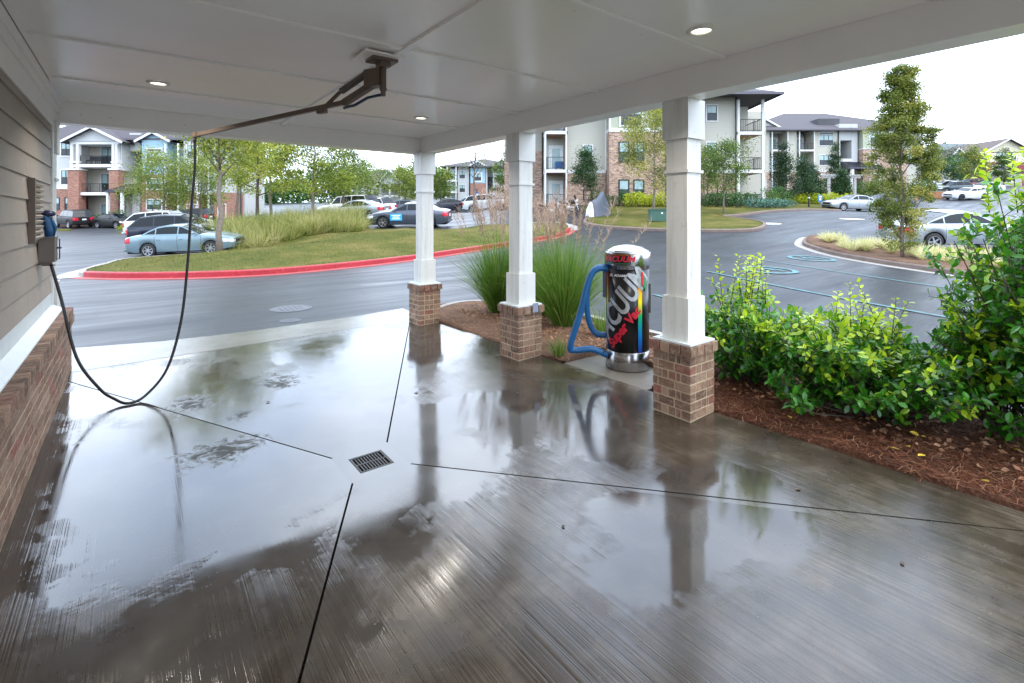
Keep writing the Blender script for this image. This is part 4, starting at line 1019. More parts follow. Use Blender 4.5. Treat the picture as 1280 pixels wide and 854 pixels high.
    for di in range(len(bounds)-1):
        P = clip_poly(ins, bounds[di+1]+.028, bounds[di]-.028)
        if len(P) < 3: continue
        xs_ = [p[0] for p in P]
        if max(xs_)-min(xs_) < .12: continue
        for side in (1, -1):
            m = MB(); Q = [(x, side*(yy(z)+.004), z) for x, z in P]
            if side == -1: Q.reverse()
            m.poly(Q); part('side_window', m, M_cglass, t)
    # lamps, plates, mirrors
    def patch(nm, x0, x1, s0, s1, mt, off=.009, n=5):
        for side in (1, -1):
            m = MB()
            lo_, hi_ = min(x0, x1), max(x0, x1); xl = [lo_] + [q for q in xs if lo_+.002 < q < hi_-.002] + [hi_]; sl_ = [s0] + [q for q in fr if s0+.01 < q < s1-.01] + [s1]
            for xa, xb, sa, sb in [(xl[i], xl[i+1], sl_[j], sl_[j+1]) for i in range(len(xl)-1) for j in range(len(sl_)-1)]:
                q = []
                for x, s in ((xa, sa), (xb, sa), (xb, sb), (xa, sb)):
                    se = sec(x); z = lerp(se[0][1], se[5][1], s); k = max(j for j in range(6) if fr[j] <= s+1e-6); k = min(k, 4)
                    y = lerp(se[k][0], se[k+1][0], (s-fr[k])/(fr[k+1]-fr[k])); q.append((x, side*(y+off), z))
                m.poly(q if side == 1 else q[::-1])
            xe = x1 if abs(x1) > abs(x0) else x0
            se = sec(xe); sg = 1 if xe > 0 else -1; X = sg*(hx+.006)
            za, zb_ = lerp(se[0][1], se[5][1], s0), lerp(se[0][1], se[5][1], s1); y1, y0 = se[2][0]+off, se[2][0]*.62
            Q = [(X, side*y0, za+.03), (X, side*y1*.985, za), (X, side*y1*.975, zb_), (X, side*y0, zb_-.01)]
            m.poly(Q if sg*side > 0 else Q[::-1])
            part(nm, m, mt, t)
    patch('headlight', hx-.42, hx-.003, .62, .92, M_lens)
    if kind in ('suv', 'bigsuv', 'wagon'): patch('tail_light', -hx+.003, -hx+.16, .55, 1.0, M_red, n=3)
    else: patch('tail_light', -hx+.003, -hx+.30, .62, .98, M_red)
    zn = sec(hx)[0][1]; m = MB(); m.box(hx-.01, hx+.008, -W*.26, W*.26, sp['nose']-.20, sp['nose']-.06); m.box(hx-.01, hx+.008, -W*.3, W*.3, zn+.03, zn+.12); part('grille', m, M_dark, t)
    m = MB(); m.box(-hx-.014, -hx+.01, -.17, .17, sp['tail']-.30, sp['tail']-.16); part('number_plate', m, M_plate, t)
    m = MB(); m.box(-hx-.05, -hx+.05, -W*.42, W*.42, sec(-hx)[0][1]-.02, sec(-hx)[0][1]+.07); part('rear_bumper', m, lower or paintm, t)
    for side in (1, -1):
        m = MB(); m.blob((A-.22, side*(W/2+.07), sp['belt']+.06), (.07, .11, .065), 1, .03, 10, 6); part('mirror', m, paintm, t, smooth=True)
    key = (kind, spokes, (rim or M_rim).name)
    if key not in WCACHE: WCACHE[key] = wheel_meshes(r, .21, spokes, rim or M_rim, r*.68)
    ty, rm = WCACHE[key]
    for xw in (sp['wf'], sp['wr']):
        for side in (1, -1):
            wo = bpy.data.objects.new('wheel', None); COL.objects.link(wo); wo.parent = t; wo.location = (xw, side*(W/2-.115), r); wo.rotation_euler = (0, 0, 0 if side == 1 else math.pi)
            link('tyre', ty, wo); link('rim', rm, wo)
    return t
# heading helper: yaw so that the nose points along picture right (0), away (90), left (180), towards us (270)
def hd(deg): return -YAW + rad(deg)
LG = 'cars parked in the left lot'; MG = 'cars parked in the middle lot'; RG = 'cars parked in the right lot'
car('teal-grey sedan with dark steel rear wheel parked behind the red-kerbed lawn', 'sedan', P_teal, G(236, 22.9), hd(6), LG, spokes=7, sc=.96)
car('dark navy estate wagon parked just beyond the teal sedan', 'wagon', P_navy, G(230, 26.8), hd(8), LG)
car('white boxy off-roader behind the navy wagon, only its roof and windows showing', 'wagon', P_white, G(213, 32.5), hd(8), LG)
car('large black off-roader seen from behind before the left apartment block', 'bigsuv', P_black, G(93, 52.5), hd(150), LG, spokes=6)
car('black sedan facing right between the black off-roader and the dark green wagon', 'sedan', P_black, G(144, 51.5), hd(-18), LG)
car('dark green estate wagon under the left trees, pale car showing behind it', 'wagon', P_green, G(190, 51), hd(168), LG)
car('white sedan half hidden behind the dark green wagon', 'sedan', P_silver, G(204, 56), hd(165), LG)
car('black pickup-sized car under the trees right of the dark green wagon', 'suv', P_black, G(240, 54), hd(172), LG)
car('slate grey sedan with a bright blue sign on its front door', 'sedan', P_grey, G(513, 29.6), hd(178), MG)
car('pale silver sedan parked beside the tall dry grass', 'sedan', P_silver, G(446, 35.5), hd(168), MG)
car('pale beige off-roader behind the silver sedan in the middle lot', 'bigsuv', P_beige, G(436, 41), hd(160), MG)
car('white off-roader with red tail lights left of the first column', 'suv', P_white, G(466, 46), hd(150), MG)
car('deep teal sedan partly hidden behind the slate grey sedan', 'sedan', P_dteal, G(500, 47), hd(190), MG)
car('dark sedan facing left just right of the farthest column', 'sedan', P_navy, G(557, 52), hd(195), MG)
car('grey sedan farther back between the dark sedan and the white off-roader', 'sedan', P_grey, G(584, 57), hd(185), MG)
car('white off-roader with red tail light parked between the two farther columns', 'suv', P_white, G(611, 47.5), hd(-12), MG)
car('silver sedan facing left at the kerb in front of the right apartment block', 'sedan', P_silver, G(1064, 44.5), hd(184), RG, spokes=7)
car('dark grey hatchback half hidden between silver sedan and columnar tree', 'wagon', P_grey, G(1106, 49), hd(170), RG)
car('silver luxury sedan with large alloy wheels parked behind the planted island', 'lux', P_silver, G(1192, 19.6), hd(-4), RG, spokes=5, sc=1.0)
car('white coupe with black wheels at the far end of the right lot', 'coupe', P_white, G(1208, 58), hd(183), RG, rim=M_rimd)
car('dark green car behind the white coupe, left end', 'wagon', P_dteal, G(1189, 68), hd(180), RG)
car('maroon off-roader behind the white coupe', 'suv', P_maroon, G(1212, 74), hd(175), RG)
car('white sedan behind the white coupe, right end', 'sedan', P_white, G(1231, 68), hd(188), RG)
car('pale sedan farthest back beside the low brick wall', 'sedan', P_silver, G(1179, 76), hd(180), RG)
# blue door sign on the slate sedan
_c = XY(513, 29.6)
for o in [o for o in COL.objects if o.get('label', '').startswith('slate grey sedan')]:
    s = MB(); s.box(.25, .95, .905, .917, .46, .86); ds = part('door_sign', s, M_bsign, o)
    s = MB()
    for k, (a, b) in enumerate(((.34, .86), (.40, .80), (.36, .84))): s.box(a, b, .917, .921, .74-.10*k, .79-.10*k)
    part('sign_print', s, M_whitep, ds)
# motorcycles
def motorbike(label, pos, yaw, tank):
    t = thing('motorcycle', label, 'motorcycle', pos, yaw, 'motorcycles in the corner')
    for x in (.72, -.72):
        m = MB(); ring = [(x+.31*math.cos(2*math.pi*k/20), 0, .31+.31*math.sin(2*math.pi*k/20)) for k in range(21)]; m.tube(ring, .06, 8, cap=False)
        w_ = part('wheel', m, M_tyre, t, smooth=True)
        m = MB(); m.lathe([(.22, -.03), (.22, .03), (.05, .05), (0, .05)], 14, (x, 0, .31), 'y'); part('rim', m, M_rimd, w_)
    m = MB(); m.blob((.18, 0, .86), (.32, .15, .16), 2, .03, 12, 8); part('fuel_tank', m, tank, t, smooth=True)
    m = MB(); m.blob((-.35, 0, .78), (.42, .17, .09), 3, .03, 12, 6); m.blob((-.72, 0, .86), (.2, .15, .1), 4, .03, 10, 6); part('seat', m, M_black, t, smooth=True)
    m = MB(); m.blob((.02, 0, .42), (.30, .2, .22), 5, .15, 10, 7); m.tube([(.1, .16, .3), (-.4, .2, .26), (-.95, .2, .3)], .05, 8); part('engine', m, M_rim, t, smooth=False)
    m = MB()
    for s in (-.09, .09): m.tube([(.72, s, .31), (.42, s, 1.0)], .028, 8)
    m.tube([(.3, -.38, 1.12), (.42, -.12, 1.06), (.42, .12, 1.06), (.3, .38, 1.12)], .018, 8); part('fork', m, M_rim, t)
    m = MB(); m.tube([(-.72, .08, .31), (-.1, .1, .5), (.35, .0, .9)], .03, 6); m.tube([(-.72, -.08, .31), (-.1, -.1, .5), (.35, 0, .9)], .03, 6); part('frame', m, M_black, t)
    m = MB(); m.lathe([(.1, -.05), (.09, .06), (0, .07)], 14, (.55, 0, .94), 'x'); part('headlight', m, M_lens, t)
    m = MB(); m.poly([(.50, -.2, 1.02), (.50, .2, 1.02), (.34, .18, 1.38), (.34, -.18, 1.38)]); m.poly([(.492, .2, 1.02), (.492, -.2, 1.02), (.332, -.18, 1.38), (.332, .18, 1.38)]); part('windshield', m, M_cglass, t)
    return t
motorbike('dark touring motorcycle parked nearest the plumed grass, left of its pair', G(688, 33.0), hd(20), P_maroon)
motorbike('black motorcycle with pale windshield beside the covered one', G(712, 34.5), hd(-30), P_black)
def covered_bike():
    p = G(747, 31.6); t = thing('covered_motorcycle', 'motorcycle under a draped grey and silver rain cover on the lawn corner', 'covered motorcycle', p, hd(20)); t.scale = (.72, .9, 1.0)
    m = MB(); rnd = random.Random(3)
    prof = [(-1.05, .12, .18), (-.95, .65, .30), (-.7, 1.0, .36), (-.35, 1.12, .38), (.0, 1.28, .40), (.35, 1.62, .30), (.55, 1.66, .26), (.8, 1.25, .34), (1.02, .75, .34), (1.15, .12, .22)]
    rings = []
    for x, h, wd in prof:
        rings.append(len(m.v))
        for k in range(15):
            a = math.pi*k/14; fold = 1 + .09*math.sin(k*2.4+x*5)
            m.v.append((x + .03*math.sin(k*3.1), wd*1.15*math.cos(a)*fold*(1.25 if k in (0, 14) else 1), .03 + (h-.03)*math.sin(a)**.55 * (1 + .03*math.sin(k*4+x*9))))
    for i in range(len(rings)-1):
        m.mi = 1 if (i < 2) else 0
        for k in range(14): m.face((rings[i]+k, rings[i]+k+1, rings[i+1]+k+1, rings[i+1]+k))
    m.mi = 0; m.face(tuple(rings[0]+k for k in range(15))); m.face(tuple(rings[-1]+k for k in reversed(range(15))))
    part('cover', m, [M_tarp, M_tarpw], t, smooth=True)
covered_bike()
# ------------------------------------------------------------------ apartment blocks
class Bld:
    """local frame: u right along the facade, v away from us, w up; origin at the facade's left foot"""
    def __init__(s, name, label, px, Z, mpx, base=None, turn=0):
        p = XY(px, Z); s.z0 = gz(*p) if base is None else base
        s.t = thing(name, label, 'building', (p[0], p[1], s.z0), -YAW + turn); s.px, s.Z = px, Z; s.k = Z/616
    def u(s, px): return (px - s.px)*s.k
    def w(s, py): return EYE - (py-270)*s.k - s.z0
    def box(s, name, mat, u0, u1, w0, w1, v0, v1, parent=None):
        m = MB(); m.box(u0, u1, v0, v1, w0, w1); return part(name, m, mat, parent or s.t)
    def window(s, u0, u1, w0, w1, v=0, n=1, trim=.09, black=False, tm=None):
        """frame with real depth, black sash, pale blind above and dark glass below"""
        m = MB(); T = trim
        if T > 0:
            for a in ((u0-T, u1+T, w1, w1+T), (u0-T, u1+T, w0-T, w0), (u0-T, u0, w0, w1), (u1, u1+T, w0, w1)): m.box(a[0], a[1], v-.06, v+.02, a[2], a[3])
        m.mi = 1; b = .05; W = (u1-u0)/n; wm = (w0+w1)/2
        for i in range(n):
            a0, a1 = u0+W*i, u0+W*(i+1)
            for a in ((a0, a1, w1-b, w1), (a0, a1, w0, w0+b), (a0, a0+b, w0+b, w1-b), (a1-b, a1, w0+b, w1-b), (a0+b, a1-b, wm-b/2, wm+b/2)): m.box(a[0], a[1], v-.03, v+.015, a[2], a[3])
        f = part('window', m, [tm or M_trimg, M_sash], s.t)
        for i in range(n):
            a0, a1 = u0+W*i+b, u0+W*(i+1)-b
            m = MB(); m.box(a0, a1, v-.012, v-.004, wm+b/2, w1-b); part('pane', m, M_blind, f)
            m = MB(); m.box(a0, a1, v-.012, v-.004, w0+b, wm-b/2); part('pane', m, M_glassw, f)
        return f
    def door(s, u0, u1, w0, h, v, wide=False):
        m = MB(); T = .12
        for a in ((u0-T, u1+T, w0+h, w0+h+T), (u0-T, u0, w0, w0+h), (u1, u1+T, w0, w0+h)): m.box(a[0], a[1], v-.05, v, a[2], a[3])
        b = .16
        for a in ((u0, u1, w0+h-b, w0+h), (u0, u1, w0, w0+.3), (u0, u0+b, w0+.3, w0+h-b), (u1-b, u1, w0+.3, w0+h-b)): m.box(a[0], a[1], v-.035, v, a[2], a[3])
        d = part('balcony_door', m, M_sash if wide else M_door, s.t); m = MB(); m.box(u0+b, u1-b, v-.02, v-.008, w0+.3, w0+h-b); part('pane', m, M_blind if not wide else M_glassw, d)
    def rail(s, u0, u1, w0, v0, v1, sides=(True, True), h=1.05):
        m = MB(); 
        m.box(u0, u1, v0-.02, v0+.02, w0+h-.05, w0+h); m.box(u0, u1, v0-.015, v0+.015, w0+.1, w0+.14)
        n = max(2, int((u1-u0)/.14))
        for i in range(n+1):
            u = lerp(u0, u1, i/n); q = .03 if i % 8 == 0 else .009; m.box(u-q, u+q, v0-q, v0+q, w0+.02, w0+h-.051)
        for sd, u in zip(sides, (u0, u1)):
            if sd:
                m.box(u-.02, u+.02, v0+.021, v1, w0+h-.05, w0+h); m.box(u-.015, u+.015, v0+.021, v1, w0+.1, w0+.14)
                k = max(1, int((v1-v0)/.16))
                for i in range(1, k): v = lerp(v0, v1, i/k); m.box(u-.009, u+.009, v-.009, v+.009, w0+.141, w0+h-.051)
        part('railing', m, M_rail, s.t)
    def balcony(s, u0, u1, floors, roofw, depth, proj=0, wall=None, post=.14, sides=(False, False), doorpos=.5, wood=True, ground=True, wide=False):
        """recess: back wall, side walls, slabs, posts, doors, railings"""
        v0 = -proj; v1 = depth - proj
        for i, fw in enumerate(floors):
            top = floors[i+1] if i+1 < len(floors) else roofw
            s.box('balcony_back', wall or M_sidC, u0, u1, fw+.01, top-.26, v1, v1+.1)
            if i > 0 or not ground:
                s.box('balcony_slab', M_trimg, u0-.02, u1+.02, fw-.25, fw, v0-.06, v1)
                if wood: s.box('soffit', M_wood, u0+.1, u1-.1, fw-.268, fw-.252, v0+.05, v1-.05)
            uc = lerp(u0, u1, doorpos); hwid = 1.0 if wide else .5
            s.door(uc-hwid, uc+hwid, fw+.02, 2.15, v1)
            s.rail(u0+.16, u1-.16, fw, v0+.03, v1, sides)
            for u in (u0, u1):
                m = MB(); m.box(u-post/2, u+post/2, v0-.05, v0-.05+post, fw+.002, top-.252); part('post', m, M_trimg, s.t)
    def hip(s, u0, u1, v0, v1, w0, rise, mat, over=.6, ridge_in=None):
        a0, a1, b0, b1 = u0-over, u1+over, v0-over, v1+over; m = MB(); ri = (b1-b0)/2 if ridge_in is None else ridge_in; vm = (b0+b1)/2
        m.v += [(a0, b0, w0), (a1, b0, w0), (a1, b1, w0), (a0, b1, w0), (a0+ri, vm, w0+rise), (a1-ri, vm, w0+rise)]
        for f in ((0, 1, 5, 4), (1, 2, 5), (2, 3, 4, 5), (3, 0, 4), (3, 2, 1, 0)): m.face(f)
        r = part('roof', m, mat, s.t)
        m = MB()
        for q in ((a0, a1, b0-.05, b0), (a0, a1, b1, b1+.05), (a0-.05, a0, b0, b1), (a1, a1+.05, b0, b1)): m.box(*q, w0-.16, w0+.05)
        part('fascia', m, M_fascia, r); return r
    def gable(s, u0, u1, v0, v1, w0, rise, mat, gm, over=.45):
        """gable end facing us"""
        m = MB(); um = (u0+u1)/2; sl = rise/((u1-u0)/2); a0, a1 = u0-over, u1+over; wa = w0 - over*sl; th = .16
        for sgn, (p, q) in enumerate(((a0, um), (um, a1))):
            z0, z1 = (wa, w0+rise) if sgn == 0 else (w0+rise, wa)
            m.v += [(p, v0-over, z0), (q, v0-over, z1), (q, v1, z1), (p, v1, z0), (p, v0-over, z0+th), (q, v0-over, z1+th), (q, v1, z1+th), (p, v1, z0+th)]
            b = len(m.v)-8
            for f in ((3, 2, 1, 0), (4, 5, 6, 7), (0, 1, 5, 4), (2, 3, 7, 6), (3, 0, 4, 7)): m.face(tuple(b+i for i in f))
        r = part('roof', m, mat, s.t)
        m = MB(); m.v += [(u0, v0, w0), (u1, v0, w0), (um, v0, w0+rise-.02), (u0, v0+.2, w0), (u1, v0+.2, w0), (um, v0+.2, w0+rise-.02)]
        for f in ((0, 1, 2), (5, 4, 3), (1, 0, 3, 4), (2, 1, 4, 5), (0, 2, 5, 3)): m.face(f)
        part('gable_wall', m, gm, s.t)
        m = MB()
        for p, q, z0, z1 in ((a0, um, wa, w0+rise), (um, a1, w0+rise, wa)): m.bar((p, v0-over-.03, z0+.02), (q, v0-over-.03, z1+.02), .05, .26)
        part('barge_board', m, M_trimg, r)
    def downspout(s, u, w0, w1, v=-.06):
        m = MB(); m.tube([(u, v, w0), (u, v, w1)], .06, 8); part('downspout', m, M_rail, s.t)

# ---- middle block
b = Bld('apartment_building', 'three-storey cream and brick apartment block behind the lawn, white balconies at both ends', 680, 41.0, 0, base=2.45)
U, Wy = b.u, b.w
F2, F3, EV = Wy(213), Wy(165.5), Wy(122)
b.box('wall', M_sidC, U(640), U(1000), 0, EV, 5.5, 14); 
b.box('wall', M_sidC, U(630), U(680)-.02, Wy(184), EV, 2.5, 5.49); b.box('brick_wall', M_bbrick, U(630), U(680)-.02, 0, Wy(184), 2.5, 5.48)
b.balcony(U(681), U(707), [0, F2, F3], EV, 2.2, .6, doorpos=.62, sides=(True, False))
b.box('wall', M_sidC, U(708), U(757), F2, EV, 0, 5.4); b.box('brick_wall', M_bbrick, U(708), U(757), -.5, F2-.25, -.02, 5.4); b.box('trim_band', M_trimg, U(708), U(757), F2-.25, F2, -.05, 5.3)
b.downspout(U(708.5), 0, EV); b.box('corner_trim', M_trimg, U(756.3), U(757.8), F2, EV, -.08, -.001)
b.window(U(729.5), U(740), Wy(199.5), Wy(182)); b.window(U(729.5), U(740), Wy(250), Wy(238), tm=M_sash, trim=.04); b.window(U(729.5), U(740), Wy(151), Wy(133))
v2 = -1.2
b.box('brick_wall', M_bbrick, U(758), U(868), -.5, Wy(168), v2, 5.3); b.box('trim_band', M_trimg, U(757.6), U(868.4), Wy(168), Wy(163.5), v2-.06, 5.2); b.box('wall', M_sidG, U(758), U(868), Wy(163.5), EV, v2, 5.3)
b.box('corner_trim', M_trimg, U(757.5), U(760), Wy(163.5), EV, v2-.05, v2-.001)
for a in (770, 788): 
    for y0, y1 in ((204, 180.5), (249.5, 226.5)):
        b.window(U(a), U(a+11.5), Wy(y0), Wy(y1), v=v2, tm=M_sash, trim=.05); b.window(U(1626-a-11.5), U(1626-a), Wy(y0), Wy(y1), v=v2, tm=M_sash, trim=.05)
for a, c in ((772, 797), (829, 854)): b.window(U(a), U(c), Wy(160), Wy(134), v=v2, n=3, trim=.14)
b.box('wall', M_sidC, U(868.5), U(919), F2, EV, 0, 5.4); b.box('brick_wall', M_bbrick, U(868.5), U(919), -.5, F2-.25, -.02, 5.4); b.box('trim_band', M_trimg, U(868.5), U(919), F2-.25, F2, -.05, 5.3)
for y0, y1 in ((151, 132), (197, 178.5)): b.window(U(883.5), U(896), Wy(y0), Wy(y1))
b.window(U(884.5), U(896.5), Wy(243), Wy(226), tm=M_sash, trim=.04)
b.downspout(U(919.6), 0, EV)
b.balcony(U(921), U(951.5), [0, F2, F3], EV, 2.6, .3, doorpos=.22, sides=(False, True), post=.2)
b.hip(U(632), U(953), -1, 14, EV, 3.6, M_roof, over=.8)
# ---- right block, farther up the slope
b = Bld('apartment_building', 'wide grey-roofed apartment block behind conifers with an open stair hall in its middle', 940, 77, 0, base=5.0); U, Wy = b.u, b.w
F2, F3, EV = Wy(212.5), Wy(187.5), Wy(163)
b.box('wall', M_sidW, U(930), U(1172), 0, EV, 3.0, 18)
b.box('wall', M_sidC, U(930), U(962), F2-.4, EV, 0, 2.9); b.box('brick_wall', M_bbrick, U(930), U(962), 0, F2-.4, -.02, 2.9)
b.window(U(947), U(956.5), Wy(189), Wy(173), n=3); b.window(U(949), U(956), Wy(213), Wy(201)); b.window(U(950), U(957), Wy(238), Wy(225))
b.balcony(U(964), U(983.5), [0, F2, F3], EV, 2.8, .3, wide=True, wood=False)
b.box('wall', M_sidC, U(985), U(996), F2-.4, EV, 0, 2.9); b.box('brick_wall', M_bbrick, U(985), U(996), 0, F2-.4, -.02, 2.9)
b.balcony(U(998), U(1016.5), [0, F2, F3], EV, 2.8, .3, wide=True, wood=False)
b.box('wall', M_sidC, U(1018), U(1047), F2, EV, 0, 2.9); b.box('brick_wall', M_bbrick, U(1018), U(1047), 0, F2-.3, -.02, 2.9); b.box('trim_band', M_trimg, U(1018), U(1047), F2-.3, F2, -.06, 2.8)
b.window(U(1024), U(1041.5), Wy(182), Wy(169), n=3); b.window(U(1024), U(1041.5), Wy(168), Wy(165.5), n=1); b.window(U(1024), U(1041.5), Wy(206.5), Wy(194), n=3)
b.window(U(1024), U(1031.5), Wy(230), Wy(218.5)); b.window(U(1035), U(1042), Wy(230), Wy(218.5)); b.downspout(U(1047.4), 0, EV)
# stair hall; dark panels stand in for the shade inside it
for a, c in ((1049, 1050.5), (1064.5, 1072)): b.box('wall', M_sidW, U(a), U(c), F2-.6, EV+1, 0, 2.9)
b.box('board_front', M_sidW, U(1050.6), U(1064.4), Wy(175.5), EV+1, .02, 2.9)
b.box('stair_hall_shade', M_shade, U(1050.6), U(1064.4), 0, Wy(175.6), 2.6, 2.9)
b.box('parapet', M_trimg, U(1050.6), U(1064.4), Wy(202), Wy(198.5), 0, .2)
m = MB()
for i in range(10): m.box(U(1051), U(1064), .3+.22*i, .5+.22*i, Wy(199)+.2*i-1.6, Wy(199)+.2*i-1.5)
part('stair', m, M_rail, b.t)
m = MB(); u0, u1 = U(1044), U(1084.5); za, zb_ = Wy(211.5), Wy(203)
m.v += [(u0, -3.2, za), (u1, -3.2, za), (u1-1, 0, zb_), (u0+1, 0, zb_), (u0, -3.2, za-.25), (u1, -3.2, za-.25), (u1-1, 0, za-.25), (u0+1, 0, za-.25)]
for f in ((0, 1, 2, 3), (7, 6, 5, 4), (0, 4, 5, 1), (1, 5, 6, 2), (3, 7, 4, 0)): m.face(f)
for i in range(14): k = (i+.5)/14; m.bar((lerp(u0, u1, k), -3.2, za+.03), (lerp(u0+1, u1-1, k), 0, zb_+.03), .05, .06)
part('porch_roof', m, M_metroof, b.t)
for a in (1047.5, 1081): b.box('porch_post', M_trimg, U(a), U(a+3), 0, za-.26, -3.1, -2.75)
b.box('stair_hall_shade', M_shade, U(1050), U(1074), 0, za-.3, .8, 1.0)
b.box('wall', M_sidG, U(1074.2), U(1128), Wy(186), EV, -.8, 2.9); b.box('brick_wall', M_bbrick, U(1074.2), U(1128), 0, Wy(187.5), -.82, 2.9); b.box('trim_band', M_trimg, U(1074.2), U(1128), Wy(187.5), Wy(186), -.87, 2.8)
for a in (1083, 1110): 
    b.window(U(a), U(a+13), Wy(180), Wy(167), v=-.8, n=2, trim=.14); b.window(U(a), U(a+9), Wy(206), Wy(192.5), v=-.8); b.window(U(a), U(a+9), Wy(231), Wy(218), v=-.8)
b.box('wall', M_sidC, U(1128.2), U(1146), 0, EV, 0, 2.9); b.window(U(1132), U(1142), Wy(180), Wy(167), n=2); b.window(U(1132), U(1142), Wy(206), Wy(193), n=2)
b.balcony(U(1148), U(1165), [0, F2, F3], EV, 2.8, .3, wide=True, wood=False, sides=(False, True), post=.22)
b.hip(U(930), U(1166), 0, 18, EV, 4.5, M_roof, over=.9, ridge_in=12)
b.gable(U(925), U(990), 1, 9, EV-.3, 2.3, M_roof, M_sidW)
m = MB(); m.box(U(1030), U(1057), 1.4, 4, EV+.9, EV+2.1); part('roof_recess_shade', m, M_shade, b.t)  # solid dark box painted as the shade of a roof recess
b.box('roof_vent', M_rail, U(960), U(961.5), EV+2.2, EV+3.2, 5.5, 5.8)
# ---- left block
b = Bld('apartment_building', 'left apartment block with white gabled balcony tower on red brick piers', 69, 58, 0, base=.75); U, Wy = b.u, b.w
F2, F3 = Wy(240.5), Wy(205.5); EV = Wy(177)
b.box('wall', M_sidW, U(30), U(288), 0, EV+.4, 3.2, 8)
b.box('wall', M_sidW, U(30), U(88), Wy(236), EV+.4, .6, 3.1); b.box('brick_wall', M_bred, U(30), U(88), -.4, Wy(236.2), .58, 3.1); b.box('trim_band', M_trimg, U(30), U(88), Wy(236.2), Wy(231), .53, 3.0)
for y0, y1 in ((194, 177), (230, 212.5)): b.window(U(71), U(82.5), Wy(y0), Wy(y1), v=.6, n=2, trim=.14)
for a in (60, 76): b.window(U(a), U(a+8.5), Wy(262), Wy(247), v=.58, tm=M_sash, trim=.05)
b.downspout(U(86), 0, EV, .5)
b.box('balcony_back', M_inner, U(88.5), U(151), -.3, EV, 2.4, 3.1)
for a, c in ((88.5, 90), (150, 151.5)): b.box('tower_side', M_sidW, U(a), U(c), Wy(213), EV, .1, 2.39)
for i, fw in enumerate((0, F2, F3)):
    if i: b.box('balcony_slab', M_trimg, U(89), U(150.5), fw-.35, fw, -.2, 2.3)
    m = MB(); f = b.window(U(106), U(122.5), fw+.1, fw+2.35, v=2.4, n=2, trim=.12)
    b.rail(U(101), U(140.5), fw, -.05, 1.9, (False, False))
b.box('balcony_slab', M_trimg, U(89), U(150.5), EV-.35, EV, -.2, 2.3)
for a, c in ((88.5, 102.5), (140, 151)):
    b.box('brick_pier', M_bred, U(a), U(c), -.4, Wy(213), -.45, .55); b.box('pier_cap', M_trimg, U(a)-.1, U(c)+.1, Wy(213), Wy(211), -.55, .65)
    for q in (a+2, c-5): b.box('post', M_trimg, U(q), U(q+3.2), Wy(211)+.002, EV-.36, -.3, .1)
    m = MB(); m.box(U(a+1), U(c-1), -.33, .13, Wy(204), Wy(202)); part('post_rail', m, M_trimg, b.t)
m = MB(); m.box(U(127), U(137), 2.28, 2.36, .2, 2.2); m.box(U(127), U(137), 2.28, 2.36, F2+.02, F2+2.2); m.box(U(127), U(137), 2.28, 2.36, F3+.02, F3+2.2); part('balcony_door', m, M_door, b.t)
b.gable(U(87), U(154), -.3, 8, EV+.01, 1.55, M_roof, M_sidW, over=.55)
b.box('stair_hall_shade', M_shade, U(152), U(163), 0, EV-1.0, 3.0, 3.19); b.box('wall', M_sidW, U(152), U(166), EV-1.0, EV+1.2, 1.2, 3.1)  # dark panel painted as the shade of the stair recess
m = MB(); u0, u1 = U(149), U(172); m.v += [(u0, -2.2, Wy(240)), (u1, -2.2, Wy(240)), (u1, 1.2, Wy(229)), (u0, 1.2, Wy(229))]; m.face((0, 1, 2, 3)); m.v += [(u0, -2.2, Wy(241.5)), (u1, -2.2, Wy(241.5)), (u1, 1.2, Wy(241.5)), (u0, 1.2, Wy(241.5))]; m.face((7, 6, 5, 4)); m.face((4, 5, 1, 0)); m.face((5, 6, 2, 1)); m.face((7, 4, 0, 3)); part('porch_roof', m, M_metroof, b.t)
for a in (151, 168): b.box('porch_post', M_trimg, U(a), U(a+2.2), 0, Wy(241.6), -2.1, -1.8)
b.box('wall', M_sidGr, U(163), U(172), 0, Wy(242), .3, 1.1)
b.box('wall', M_sidB, U(174), U(206), Wy(218), EV+.2, .4, 3.1); b.box('brick_wall', M_bred, U(174), U(206), 0, Wy(218.4), .38, 3.1); b.gable(U(172), U(208), .4, 8, EV+.2, .9, M_roof, M_sidB, over=.4)
b.window(U(181), U(199), Wy(201), Wy(190), v=.4, n=3, trim=.16); b.window(U(181), U(199), Wy(188.5), Wy(186), v=.4, n=1, trim=.16)
for y0, y1 in ((236, 224), (262, 250)): b.window(U(181), U(199), Wy(y0), Wy(y1), v=.38, n=2, trim=.12)
b.balcony(U(208), U(224), [0, F2, F3], EV, 2.6, .2, wood=False, wide=True)
b.box('wall', M_sidW, U(226), U(246), F2, EV+.3, .5, 3.1); b.box('brick_wall', M_bred, U(226), U(246), 0, F2-.02, .48, 3.1)
for fw in (0, F2, F3): b.window(U(231), U(241), fw+.8, fw+2.3, v=.5, n=2)
b.balcony(U(248), U(262), [0, F2, F3], EV, 2.6, .2, wood=False, wide=True)
b.box('wall', M_sidW, U(264), U(286), F2, EV+.3, .5, 3.1); b.box('brick_wall', M_bred, U(264), U(286), 0, F2-.02, .48, 3.1)
for fw in (0, F2, F3):
    for a in (270,): b.window(U(a), U(a+9), fw+.8, fw+2.3, v=.5, n=2)
b.hip(U(30), U(287), 1.0, 8, EV+.4, 3.0, M_roof, over=.6)
